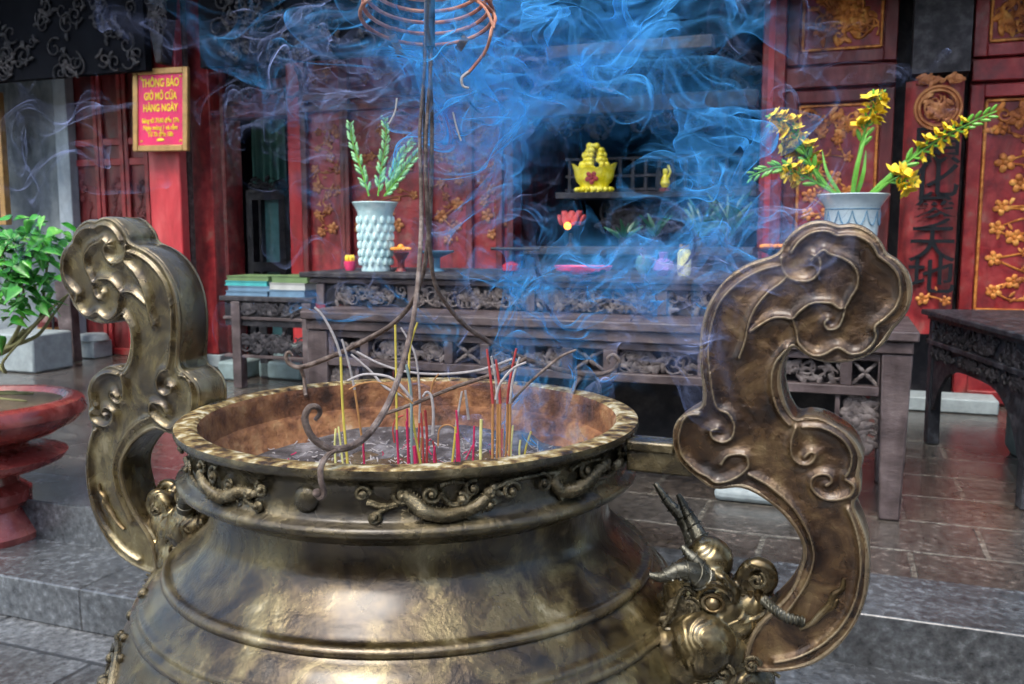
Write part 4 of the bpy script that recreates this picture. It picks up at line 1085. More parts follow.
# pale stone on the floor seen through the handle
q = G(752, 505, PZ)
o = MB().box(q[0] - .13, q[0] + .22, q[1], q[1] + .25, PZ, PZ + .065).build('floor_stone', PALEST, None, 'W', bevel=.025, rot=-.3)
o.rotation_euler = (0, 0, -TH); tag(o, 'pale flat stone block on the tiles seen through the right handle', 'stone block')

# ================================================================== LEFT: BONSAI
pc = G(-27, 545, .18); PCX, PCY = pc[0], pc[1] + .12


def pr(px, py):       # radius and height from the silhouette on the pot's depth
    P = PY(px, py, PCY); return (P[0] - PCX, P[2])


sil = [(38, 545), (38, 530), (28, 518), (20, 508), (27, 500), (27, 490), (16, 482), (14, 474), (40, 468), (56, 461), (60, 455), (40, 448), (22, 446), (24, 442), (50, 434), (68, 424), (77, 414), (77, 408), (73, 402), (66, 399)]
pts = [pr(*p) for p in sil]; pts[0] = (pts[0][0], .18)
prof = [(max(.02, r), max(z, .18)) for r, z in pts]
top = prof[-1][1]
prof += [(prof[-1][0] - .03, top - .002), (prof[-1][0] - .06, top - .03), (.001, top - .03)]
bp = root('glazed_pot_stand', 'glossy brick red spool shaped pot stand holding the bonsai tray', 'pot', (PCX, PCY, .18), 'W')
MB().lathe(prof, PCX, PCY, 64).build('stand', POTRED, bp)
mb = MB().lathe([(prof[-3][0] - .01, top - .026), (.25, top - .012), (.12, top + .01), (.001, top + .03)], PCX, PCY, 48); mb.build('soil', SOIL, bp)
bz = root('bonsai_tree', 'leafy green bonsai tree with glossy pointed leaves in the red pot', 'tree', (PCX, PCY, top), 'W')
def BP(px, py, dy=0): return PY(px, py, PCY + dy)
mb = MB()
mb.tube(catmull([(PCX, PCY, top - .02), (PCX + .02, PCY, top + .12), BP(-30, 345), BP(-5, 352), BP(12, 345), BP(25, 330)], 6), lambda t: .035 * (1 - .62 * t), 10)
rnd = random.Random(4)
for k in range(14):
    a = rnd.uniform(0, 6.3); mb.tube(catmull([(PCX + .02, PCY, top + .05), (PCX + .09 * math.cos(a), PCY + .09 * math.sin(a), top + .015), (PCX + .24 * math.cos(a + .4), PCY + .24 * math.sin(a + .4), top - .005)], 4), lambda t: .02 * (1 - .8 * t), 6)
mb.build('trunk', BARK, bz)
brs = [[(-10, 352, 0), (15, 345, -.02), (35, 325, -.05), (55, 305, -.08), (76, 288, -.1)], [(15, 345, 0), (38, 335, .03), (55, 312, .04), (70, 292, .02)], [(8, 347, 0), (20, 325, -.05), (24, 300, -.08), (20, 275, -.1)], [(20, 335, 0), (40, 318, 0), (45, 280, .04), (50, 250, .06)],
       [(-10, 350, 0), (-15, 310, -.05), (-5, 270, -.05), (10, 240, -.08)], [(24, 305, -.08), (10, 280, -.1), (2, 255, -.1)], [(-12, 352, 0), (5, 372, -.06), (3, 362, -.1), (22, 340, -.12)]]
for p in brs:
    MB().tube(catmull([BP(*q_) for q_ in p], 6), lambda t: .011 * (1 - .65 * t), 7).build('branch', BARK, bz)


def leaf(mb, p, d, nrm, L, W):
    d = d.normalized(); sd_ = d.cross(nrm).normalized(); nn = sd_.cross(d)
    prof = [(0, .0), (.02, .35), (.18, .5), (.42, .42), (.68, .22), (.88, .08), (1.0, 0.0)]
    mid = []; lf = []; rg = []
    for t, w_ in prof:
        droop = -nn * (.22 * L * t * t)
        c = p + d * (L * t) + droop
        mid.append(c - nn * (w_ * W * .35)); lf.append(c + sd_ * (w_ * W) + (0 * nn)); rg.append(c - sd_ * (w_ * W))
    vs = mid + lf + rg; n = len(prof); fs = []
    for i in range(n - 1):
        fs.append((i, i + 1, n + i + 1, n + i)); fs.append((i, 2 * n + i, 2 * n + i + 1, i + 1))
    mb.add(vs, fs)


mb = MB(); rnd = random.Random(12)
clumps = [(8, 232, -.1, 8), (28, 228, -.05, 9), (50, 228, 0, 8), (62, 240, .02, 6), (20, 250, -.12, 14), (42, 255, -.05, 12), (10, 268, -.12, 14), (30, 275, -.1, 13), (50, 275, 0, 9), (15, 295, -.12, 10), (32, 300, -.1, 8), (-10, 250, 0, 14), (-10, 285, 0, 12), (5, 315, -.1, 5), (58, 262, .03, 4), (-30, 240, 0, 14), (-35, 290, 0, 12)]
for (px_, py_, dy, n) in clumps:
    for k in range(int(n * 1.8)):
        c = Vector(BP(px_ + rnd.gauss(0, 11), py_ + rnd.gauss(0, 9), dy + rnd.uniform(-.12, .12)))
        a = rnd.uniform(0, 6.3)
        d = Vector((math.cos(a) * .9 + .25, math.sin(a) * .6 - .2, rnd.uniform(-.75, .1)))
        leaf(mb, c, d, Vector((rnd.uniform(-.4, .4), rnd.uniform(-.7, .1), 1)), rnd.uniform(.04, .115), rnd.uniform(.028, .066))
cr = mb.build('crown', LEAF, bz, sharp=180); sm = cr.modifiers.new('thick', 'SOLIDIFY'); sm.thickness = .0012

# box pot behind the bonsai, small canister, leaning pole
o = MB().box(aX(-25, 6.0, 355), aX(33, 6.0, 355), 6.0, 6.45, PZ, zY(10, 334, 6.0)).build('planter_box', PALEST, None, 'T', bevel=.02); tag(o, 'pale blue grey square planter box standing behind the bonsai', 'planter')
r = root('fire_extinguisher', 'small dark red extinguisher with yellow label by the grey wall', 'extinguisher', (aX(50, 7.0), 7.0, PZ))
xx = aX(50, 7.0, 340); zt_ = zY(50, 312, 7.0)
MB().lathe([(.1, PZ), (.11, PZ + .02), (.11, zt_ - .1), (.04, zt_ - .03), (.03, zt_), (.001, zt_)], xx, 7.0, 20).build('cylinder', REDD, r)
MB().lathe([(.112, PZ + .12), (.112, PZ + .3)], xx, 7.0, 20, caps=False).build('sticker', GOLDF, r)
mb = MB(); mb.tube([(xx, 6.98, zt_), (xx + .06, 6.95, zt_ + .03), (xx + .14, 6.93, zt_ - .05), (xx + .13, 6.92, PZ + .2)], .012, 6); mb.build('hose', IRON_D, r)
r = root('stacked_chair_leg', 'dull pink slanting wooden leg standing left of the doors', 'post', (aX(68, 6.7), 6.7, PZ)) if False else None
o = MB().prism([(aX(61, 6.7, 350), PZ), (aX(74, 6.7, 350), PZ), (aX(72, 6.7, 350), 1.15), (aX(58, 6.7, 350), 1.15)], 6.7, 6.8).build('slanting_board', TWOOD, None, 'T', bevel=.006); tag(o, 'narrow dull pink board standing between extinguisher and red doors', 'board')

# ================================================================== INCENSE BURNER
CX, CY = -.1875, 1.66
Cc = np.array([CX, CY, 0.0])
RZ0 = CAM_H - .33                                    # rim height
ib = bpy.data.objects.new('incense_burner', None); COL.objects.link(ib); ib.location = (CX, CY, 0); OFF[ib] = Cc
tag(ib, 'huge round bronze incense burner with cloud handles and beast heads in the yard', 'incense burner')
RR = .42


def z_(d): return RZ0 - d


def bow(pts, n=5): return [tuple(p) for p in catmull(pts, n)]


body = bow([(.372, z_(.118)), (.366, z_(.15)), (.372, z_(.185)), (.395, z_(.215)), (.43, z_(.247))], 6)
body += [(.437, z_(.252)), (.444, z_(.251)), (.450, z_(.256)), (.452, z_(.263)), (.449, z_(.268))]
body += bow([(.452, z_(.271)), (.468, z_(.284)), (.482, z_(.300))], 4)
body += [(.487, z_(.302)), (.492, z_(.306)), (.493, z_(.312)), (.494, z_(.314)), (.499, z_(.317)), (.503, z_(.323)), (.503, z_(.330)), (.500, z_(.333))]
body += bow([(.503, z_(.336)), (.525, z_(.375)), (.545, z_(.43)), (.553, z_(.50)), (.54, z_(.58)), (.49, z_(.68)), (.40, z_(.77)), (.30, z_(.82))], 7)
body += [(.28, z_(.84)), (.30, z_(.86)), (.33, z_(.9)), (.34, z_(1.0)), (.36, z_(1.06)), (.40, .14), (.46, .12), (.47, .06), (.47, .0)]
MB().lathe(body[::-1], CX, CY, 160, caps=True).build('body', BRONZE, ib, sharp=50)
rimp = [(.380, z_(.125)), (.402, z_(.112)), (.416, z_(.104)), (.420, z_(.098)), (.420, z_(.092)), (.414, z_(.087)), (.405, z_(.083)), (.401, z_(.078)), (.398, z_(.06)), (.399, z_(.035)), (.404, z_(.024)), (.411, z_(.019)), (.419, z_(.015)), (.4215, z_(.008)), (.420, z_(.0015))]
MB().lathe(rimp, CX, CY, 160, caps=False).build('neck_band', BRONZE_D, ib, sharp=60)
MB().lathe([(.420, z_(.0015)), (.416, z_(.0)), (.4, z_(-.001)), (.386, z_(.0)), (.381, z_(.003))], CX, CY, 160, caps=False).build('rim', RIMTOP, ib, sharp=60)
MB().lathe([(.381, z_(.003)), (.377, z_(.012)), (.378, z_(.04)), (.374, z_(.058)), (.366, z_(.062)), (.362, z_(.07)), (.35, z_(.10)), (.30, z_(.15)), (.2, z_(.19)), (.001, z_(.2))], CX, CY, 128, caps=False).build('lining', RUST, ib, sharp=50)

# ---- ash bed
rnd = random.Random(5)
mb = MB(); n = 60; K = 24; vs = []; fs = []
import mathutils.noise as mnoise
for k in range(K + 1):
    r = .352 * k / K
    for i in range(n):
        a = 2 * PI * i / n; x, y = r * math.cos(a), r * math.sin(a)
        h = mnoise.noise(Vector((x * 9, y * 9, 0))) * .012 + mnoise.noise(Vector((x * 30, y * 30, 3))) * .005 - .02 * (1 - k / K) + .012 * max(0, math.sin(a)) * (k / K)
        vs.append((CX + x, CY + y, z_(.112) + h))
for k in range(K):
    for i in range(n):
        a, b = k * n + i, k * n + (i + 1) % n; fs.append((a, b, b + n, a + n))
tag(mb.add(vs, fs).build('ash_bed', ASH, None, 'W', origin=(CX, CY, z_(.12)), sharp=180), 'grey brown ash filling the bronze bowl', 'ash', kind='stuff')
for nm, m_, cnt, lab in (('ash_litter', ASHTIP, 650, 'white and grey curls of burnt incense ash scattered over the ash bed'), ('stick_stubs', STK_P, 40, 'pink burnt down incense stubs scattered over the ash bed')):
    mb = MB()
    for k in range(cnt):
        a, r = rnd.uniform(0, 2 * PI), .33 * math.sqrt(rnd.random())
        p = Vector((CX + r * math.cos(a), CY + r * math.sin(a), z_(.112) + rnd.uniform(-.008, .010)))
        d = Vector((rnd.gauss(0, 1), rnd.gauss(0, 1), rnd.gauss(0, .35) + (.6 if m_ is STK_P else 0))).normalized(); L = rnd.uniform(.005, .022)
        q = d.orthogonal() * L * rnd.uniform(-.3, .3)
        mb.tube([p, p + d * L * .5 + q, p + d * L], rnd.uniform(.0006, .0016), 5)
    tag(mb.build(nm, m_, None, 'W', origin=(CX, CY, z_(.1))), lab, 'ash litter', kind='stuff')

# ---- relief on the neck band


def ang_of(px, R, d, back=False):
    best = None
    for a in np.linspace(-PI, 0, 400):
        P = np.array([CX + R * math.cos(a), CY + R * math.sin(a), z_(d)])
        e = abs(prj(P)[0] - px)
        if best is None or e < best[0]: best = (e, a)
    return best[1]


def bandP(px, t, out=0.0):            # t: 0 top .. 1 bottom of the band
    d = .026 + .05 * t; R = .4 + out
    a = ang_of(px, R, d); return (CX + R * math.cos(a), CY + R * math.sin(a), z_(d))


def bspiral(mb, px, t, r, rad, d=1, a0=0, turns=1.4):
    c = Vector(bandP(px, t, .004)); a = math.atan2(c.y - CY, c.x - CX)
    e1 = Vector((-math.sin(a), math.cos(a), 0)); e2 = Vector((0, 0, 1)); e3 = Vector((math.cos(a), math.sin(a), 0))
    pts = []
    for i in range(22):
        u = i / 21; q = a0 + d * turns * 2 * PI * u; rr = r * (1 - .88 * u)
        pts.append(c + e1 * (rr * math.cos(q)) + e2 * (rr * math.sin(q)) + e3 * (.006 * u))
    mb.tube(pts, lambda t_: rad * (1 - .3 * t_), 7); mb.sph(c + e3 * .006, rad * 1.3, n=8, m=6)


def dragon(keys, rmax, seed, frame_label):
    """keys: (px, t) along the body, tail first, head last"""
    dr = MB(); P = catmull([bandP(x, t, .005) for x, t in keys], 10)
    prof = lambda t: rmax * (0.25 + .75 * math.sin(PI * min(1, .12 + .8 * t)) ** .7)
    dr.tube(P, prof, 10)
    # scale rings
    n = len(P)
    for i in range(3, n - 2, 2):                       # fins along the back
        p = Vector(P[i]); d = (Vector(P[i + 1]) - p).normalized(); u_ = Vector((p.x - CX, p.y - CY, 0)).normalized(); s_ = d.cross(u_)
        if s_.z < 0: s_ = -s_
        dr.tube([p + s_ * prof(i / n) * .8, p + s_ * (prof(i / n) + .005) - d * .003], lambda t: .0022 * (1 - .8 * t), 5)
        if i % 8 == 3: dr.tube([p - s_ * prof(i / n) * .5, p - s_ * (prof(i / n) + .007) + d * .006, p - s_ * (prof(i / n) + .012) - d * .002], lambda t: .0026 * (1 - .6 * t), 6)
    hd = Vector(P[-1]); u_ = Vector((hd.x - CX, hd.y - CY, 0)).normalized(); d = (hd - Vector(P[-3])).normalized(); s_ = d.cross(u_)
    dr.sph(hd, rmax * 1.15, n=12, m=8); dr.sph(hd + d * rmax * 1.2, rmax * .75, n=12, m=8); dr.sph(hd + u_ * rmax * .9 + s_ * rmax * .4, rmax * .35); dr.sph(hd + u_ * rmax * .9 - s_ * rmax * .4, rmax * .35)
    for q_ in (-1, 1): dr.tube([hd, hd - d * rmax * 2 + s_ * q_ * rmax * 1.1 + u_ * .002, hd - d * rmax * 3.2 + s_ * q_ * rmax * 1.2], lambda t: .0026 * (1 - .7 * t), 6)
    for i in range(2, n - 2):
        p, q = Vector(P[i]), Vector(P[i + 1]); d = (q - p).normalized()
        for k in range(2):
            c = p + (q - p) * (k / 2); u_ = Vector((c.x - CX, c.y - CY, 0)).normalized(); s_ = d.cross(u_)
            r = prof(i / n) * 1.12
            dr.tube([c + (u_ * math.cos(a) + s_ * math.sin(a)) * r for a in np.linspace(-1.7, 1.7, 9)], .0015, 5)
    dr.build('dragon_relief', BRONZE_R, ib)


dragon(((402, .25), (412, .45), (425, .8), (450, .95), (476, .75), (490, .4)), .009, 1, '')
dragon(((552, .2), (560, .7), (578, .8), (592, .55), (604, .35)), .009, 2, '')
dragon(((200, .35), (206, .75), (222, .9), (238, .6), (250, .55)), .0085, 3, '')
dragon(((612, .6), (622, .5), (630, .2), (634, .0)), .007, 4, '')
mb = MB()
for (px, t, r, d, a0) in ((363, .25, .0095, 1, 0), (373, .95, .008, -1, 1), (403, .3, .011, 1, 3), (432, .28, .012, -1, 0), (472, .2, .010, 1, 1), (462, .5, .008, -1, 2), (511, .42, .012, 1, 0), (542, .35, .013, -1, 2), (585, .3, .012, 1, 1), (590, .75, .009, -1, 4),
                          (620, .25, .013, 1, 0), (636, .3, .010, -1, 2), (630, .9, .01, 1, 3), (182, .2, .011, 1, 0), (190, .55, .011, -1, 2), (215, .3, .013, 1, 1), (231, .42, .013, -1, 0), (262, .35, .010, 1, 2), (203, .1, .009, 1, 4), (258, .9, .006, 1, 4), (489, .75, .008, 1, 0)):
    mb = MB(); bspiral(mb, px, t, r * 1.2, .004, d, a0); mb.build('curl', BRONZE_R, ib)
for keys in (((366, .5), (385, .62), (402, .45), (412, .25)), ((375, .9), (384, .7), (398, .6)), ((440, .25), (452, .65), (466, .55), (474, .25)), ((490, .3), (510, .12), (530, .08), (556, .1)), ((494, .3), (498, .45), (506, .5)), ((545, .45), (556, .15), (560, .1)), ((570, .15), (582, .02), (600, .1)), ((596, .7), (610, .8), (624, .6), (636, .5)), ((230, .6), (245, .7), (258, .55), (266, .4)), ((246, .75), (254, .95), (258, 1.05)),
             ((186, .3), (192, .75), (204, 1.0), (216, .95)), ((440, .05), (452, -.02), (466, .05)), ((560, 1), (566, .85), (574, .9))):
    mb = MB(); mb.tube(catmull([bandP(x, t, .004) for x, t in keys], 6), lambda t: .0052 * (1 - .5 * t), 7); mb.build('tendril', BRONZE_R, ib)
# bosses on the band
for px in (307,):
    c = Vector(bandP(px, .55, -.002)); u_ = Vector((c.x - CX, c.y - CY, 0)).normalized()
    mb = MB(); mb.sph(c, .021, 1, .45, 1, 24, 14, u_.to_track_quat('Y', 'Z').to_matrix()); mb.build('boss', BRONZE_D, ib)
mb = MB()
for i in range(9):                                   # beads down the left flank of the body
    a = math.radians(196 + i * 0.5); d = .30 + i * .035; R = np.interp(z_(d), [q[1] for q in body[::-1]], [q[0] for q in body[::-1]])
    mb.sph((CX + R * math.cos(a), CY + R * math.sin(a), z_(d)), .011, n=10, m=8)
    mb.sph((CX + R * math.cos(a + .05), CY + R * math.sin(a + .05), z_(d + .015)), .008, n=10, m=8)
mb.build('bead_row', BRONZE_R, ib)


def onbody(a, d, out=0.0):
    R = np.interp(z_(d), [q[1] for q in body[::-1]], [q[0] for q in body[::-1]]) + out
    return (CX + R * math.cos(a), CY + R * math.sin(a), z_(d))


mb = MB()
ac = math.radians(203)
for r, rad in ((.085, .006), (.068, .004)):
    mb.tube([onbody(ac + r * math.cos(q) / .54, .45 + r * math.sin(q), .002) for q in np.linspace(0, 2 * PI, 41)[:-1]], rad, 8, closed=True)
for q in np.linspace(0, 2 * PI, 13)[:-1]: mb.sph(onbody(ac + .10 * math.cos(q) / .54, .45 + .10 * math.sin(q), .001), .008, n=10, m=8)
for k in range(5):
    q = k * 1.25; c = onbody(ac + .03 * math.cos(q) / .54, .45 + .03 * math.sin(q), .003); mb.sph(c, .013, n=10, m=8)
mb.build('medallion', BRONZE_R, ib)
mb = MB()                                           # curling relief where shoulder meets the right beast
for a_, d_, r_ in ((-52, .385, .03), (-47, .42, .026), (-57, .43, .02), (-43, .385, .018)):
    a = math.radians(a_); pts = []
    for i in range(20):
        u = i / 19; q = u * 8; rr = r_ * (1 - .85 * u); pts.append(onbody(a + rr * math.cos(q) / .54, d_ + rr * math.sin(q), .004))
    mb = MB(); mb.tube(pts, lambda t: .005 * (1 - .4 * t), 7); mb.build('curl', BRONZE_R, ib)

# ---- handles
PHI = math.radians(22); HT_T = .074
Wd = np.array([math.cos(PHI), -math.sin(PHI), 0]); Nd = np.array([math.sin(PHI), math.cos(PHI), 0])


def RZp(px, py, off=-HT_T / 2):
    r = ray(px, py); k = ((Cc + Nd * off - O0) @ Nd) / (r @ Nd); P = O0 + r * k
    return ((P - Cc) @ Wd, P[2])


OUT = [(704, 404), (701, 375), (699, 349), (702, 323), (707.5, 305), (718.5, 287), (733, 272), (755, 260), (779, 254), (782.5, 243), (792, 232), (804, 223.5), (817, 220), (830, 221), (839, 225.5), (850, 223), (865, 226.5), (877, 236), (884, 246), (887.5, 254), (898, 259), (909, 272), (913, 289), (910, 307), (901, 321.5), (893, 329), (888, 340), (876, 351), (861, 359), (849, 361.5), (837, 363), (824, 362), (810, 358), (799, 350),
       (793, 346), (786, 356), (781, 371), (782, 389), (788, 407), (796, 419), (806, 415), (821, 417), (835.5, 424), (850, 434), (859, 446), (864, 460), (859.5, 472), (862, 483), (860, 495), (853, 504), (861, 520), (868, 541), (870, 560), (869.6, 583), (862.5, 611), (848, 636), (830, 654), (812, 664.7), (791, 670), (762, 672), (742, 665),
       (752, 628), (773, 609), (791, 590), (798, 573), (802.6, 558), (802, 543), (795, 529), (780.5, 511), (762.5, 497), (741, 486), (725, 489), (711, 488), (701, 480), (690, 472), (678, 459), (673, 445), (673, 430), (677, 420), (684, 414), (694, 408)]
outl = catmull([RZp(*p) for p in OUT], 3, closed=True)
outl = [(p[0], p[1]) for p in outl]


def inset(poly, d):
    n = len(poly); ar = sum(poly[i][0] * poly[(i + 1) % n][1] - poly[(i + 1) % n][0] * poly[i][1] for i in range(n)); s = 1 if ar > 0 else -1
    out = []
    for i in range(n):
        a = np.array(poly[i - 2]); b = np.array(poly[(i + 2) % n]); t = b - a; t /= np.linalg.norm(t) + 1e-9
        out.append((poly[i][0] - s * t[1] * d, poly[i][1] + s * t[0] * d))
    for _ in range(3):
        out = [tuple((np.array(out[i - 1]) + 2 * np.array(out[i]) + np.array(out[(i + 1) % n])) / 4) for i in range(n)]
    return out


RIDGES = [  # pixel polylines on the near face of the right handle
    ([(740, 357), (746, 340), (749.6, 323), (755, 310), (761, 301), (770, 291), (781, 283), (787, 277)], .0042),
    ([(751, 331), (760, 325), (772, 318), (783, 317), (793, 318), (800, 311), (810, 304), (820, 302), (832, 303), (840, 308), (846, 306), (851, 297), (857, 287), (858, 275), (852, 264), (840, 257), (830, 254), (824, 250), (817, 255), (812, 260)], .0042),
    ([(782, 258), (783, 268), (789, 277), (800, 281), (811, 280), (818, 274), (821, 266), (819, 258), (813, 255)], .0045),
    ([(793, 318), (797, 330), (799, 342), (807, 351), (816, 355), (826, 353), (838, 347), (850, 353), (862, 352), (871, 345), (876, 336), (875, 326), (886, 317), (896, 306), (900, 292), (898, 275), (889, 264), (878, 256)], .0042),
    ([(846, 306), (843, 318), (838, 327), (829, 329), (825, 323), (828, 319)], .0035),
    ([(878, 256), (872, 245), (860, 237), (848, 235), (838, 236)], .0035), ([(838, 236), (826, 231), (812, 233), (800, 241), (792, 252)], .0032),
    # left scroll
    ([(711, 372), (714, 395), (719, 408), (729, 413), (735, 424), (733, 436), (724, 441), (714, 437), (712, 430), (718, 428)], .0048),
    ([(684, 420), (680, 437), (684, 455), (697, 469), (708, 475), (717, 481), (731, 479), (742, 473), (749, 465), (747, 455), (738, 453), (728, 455), (722, 463)], .0048),
    ([(700, 414), (690, 414), (684, 420)], .004),
    # right scroll
    ([(796, 427), (792, 440), (793, 455), (801, 463), (811, 462), (816, 454), (811, 451), (805, 456)], .0048),
    ([(803, 426), (818, 426), (832, 431), (845, 441), (852, 455), (850, 468), (846, 475)], .0045),
    ([(846, 478), (854, 485), (850, 494), (838, 498), (824, 497), (813, 488), (812, 478), (820, 473), (829, 474), (832, 480), (827, 484)], .0048),
    # inner arc edge and outer arc edge
    ([(749, 473), (766, 482), (785, 497), (800, 515), (811, 537), (814, 557), (808, 578), (797, 597), (785, 613)], .0042),
    ([(848, 508), (855, 525), (860, 548), (860, 575), (853, 604), (839, 627), (820, 644), (798, 655), (775, 660)], .0035),
    # inner stem edge
    ([(787, 349), (776, 362), (772, 378), (774, 396), (780, 412), (790, 424)], .0042),
    ([(711, 372), (709, 350), (713, 322), (722, 300), (740, 282), (762, 270), (782, 265)], .0028),
    # flame relief on the arc
    ([(800, 628), (812, 622), (822, 612), (830, 604), (834, 594), (842, 588), (844, 578)], .0062),
    ([(822, 612), (832, 606), (838, 598)], .005),
]


def seg_dist(P, poly, closed=False):
    A = np.array(poly, float)[:, :2]; B = np.roll(A, -1, 0)
    if not closed: A, B = A[:-1], B[:-1]
    best = np.full(len(P), 9.0)
    for a, b in zip(A, B):
        ab = b - a; L2 = (ab @ ab) + 1e-12
        t = np.clip(((P - a) @ ab) / L2, 0, 1); d = P - a - t[:, None] * ab
        best = np.minimum(best, (d * d).sum(1))
    return np.sqrt(best)


def inside(P, poly):
    A = np.array(poly); B = np.roll(A, -1, 0); r = np.zeros(len(P), bool)
    for a, b in zip(A, B):
        c = ((a[1] > P[:, 1]) != (b[1] > P[:, 1])); x = (b[0] - a[0]) * (P[:, 1] - a[1]) / ((b[1] - a[1]) or 1e-12) + a[0]
        r ^= c & (P[:, 0] < x)
    return r


_o = np.array(outl); gs = .002
gx = np.arange(_o[:, 0].min(), _o[:, 0].max(), gs); gz = np.arange(_o[:, 1].min(), _o[:, 1].max(), gs)
GX, GZ = np.meshgrid(gx, gz, indexing='ij'); PP = np.stack([GX.ravel(), GZ.ravel()], 1)
IN = inside(PP, outl); do = np.full(len(PP), 0.0); do[IN] = seg_dist(PP[IN], outl, True)
hh = np.zeros(len(PP))
QQ = PP[IN]; dr_ = np.full(len(QQ), 9.0)
for pl_, rad in RIDGES[:-2]:
    c_ = [RZp(*p) for p in pl_]; dr_ = np.minimum(dr_, seg_dist(QQ, catmull(c_, 4)) * (.0045 / rad))
dd = do[IN]
crest = .0062 * np.exp(-dr_ / .0032) + .0042 * np.exp(-(dr_ / .010) ** 2)
border = .0045 * np.clip(1 - dd / .013, 0, 1) ** .5
und = np.array([mnoise.noise(Vector((p[0] * 16, p[1] * 16, 0))) for p in QQ]) * .0016
hh[IN] = np.maximum(crest, border * .9) + .35 * np.minimum(crest, border) + und + .002
ok = (IN & (do > .0025)).reshape(GX.shape)
cell = ok[:-1, :-1] & ok[1:, :-1] & ok[:-1, 1:] & ok[1:, 1:]
idm = np.arange(GX.size).reshape(GX.shape)
HF = {}
for face in (-1, 1):
    q = np.stack([idm[:-1, :-1][cell], idm[1:, :-1][cell], idm[1:, 1:][cell], idm[:-1, 1:][cell]], 1)
    if face == 1: q = q[:, ::-1]
    used = np.unique(q); remap = np.full(GX.size, -1); remap[used] = np.arange(len(used))
    m_ = MB(); m_.v = [(PP[u_][0], face * (HT_T / 2 + hh[u_]), PP[u_][1]) for u_ in used]; m_.f = [tuple(r_) for r_ in remap[q].tolist()]
    HF[face] = m_
for side in (0, 1):
    rot = -PHI + (PI if side else 0)
    h = MB()
    # slab with chamfered edges: rings from back to front
    rings = [(inset(outl, .006), -HT_T / 2), (inset(outl, .0015), -HT_T / 2 + .002), (outl, -HT_T / 2 + .006), (outl, HT_T / 2 - .006), (inset(outl, .0015), HT_T / 2 - .002), (inset(outl, .006), HT_T / 2)]
    vs = []; fs = []; n = len(outl)
    for rg, y in rings: vs += [(p[0], y, p[1]) for p in rg]
    for k in range(len(rings) - 1):
        for i in range(n): j = (i + 1) % n; fs.append((k * n + i, k * n + j, (k + 1) * n + j, (k + 1) * n + i))
    ar = sum(outl[i][0] * outl[(i + 1) % n][1] - outl[(i + 1) % n][0] * outl[i][1] for i in range(n))
    fs.append(tuple(range(n))[::-1]); fs.append(tuple((len(rings) - 1) * n + i for i in range(n)))
    h.add(vs, fs)
    # lug to the rim
    OFF[None] = np.zeros(3)
    me_o = None
    key = bpy.data.objects.new('k', None); OFF[key] = np.zeros(3); COL.objects.link(key)
    ho = h.build('handle', BRONZE_H if not side else BRONZE, key, sharp=40)
    bpy.data.objects.remove(key)
    lgm = MB().box(.418 if not side else .485, .53, -.02, .02, RZ0 - .066, RZ0 - .02).box(.418 if not side else .485, .50, -.026, .026, RZ0 - .03, RZ0 - .012)
    OFF[ho] = np.zeros(3); lgm.build('lug', BRONZE_D, ho, bevel=.004)
    ho.parent = ib; ho.rotation_euler = (0, 0, rot)
    if side: ho.location = (.06, -.09, .014)
    OFF[ho] = np.zeros(3)
    bm = None
    for face in (-1, 1):
        HF[face].build('moulding', BRONZE_H if not side else BRONZE, ho, sharp=180)
    mo = MB()
    for face in (-1, 1):
        mo = MB()
        for pl_, rad in RIDGES[-2:]:
            P = catmull([RZp(*p) for p in pl_], 5)
            mo.tube([(p[0], face * (HT_T / 2 + .004), p[1]) for p in P], lambda t, r=rad: r * (.35 + .65 * math.sin(PI * min(1, t * .9 + .05))), 10)
        mo.build('flame_relief', BRONZE_E, ho)
    ed = MB()
    for face in (-1, 1):
        pl_ = inset(outl, .0045); ed.tube([(p[0], face * (HT_T / 2 + .0015), p[1]) for p in pl_], .0046, 8, closed=True)
    ed.build('edge_moulding', BRONZE_H if not side else BRONZE, ho)
    tag(ho, 'brown bronze cloud shaped handle on the right' if side == 0 else 'olive bronze cloud shaped handle on the left')

# ---- beast heads (biting the foot of each handle)


def HP(px, py, off=0.0):
    r, z = RZp(px, py, off); return Vector((r, off, z))


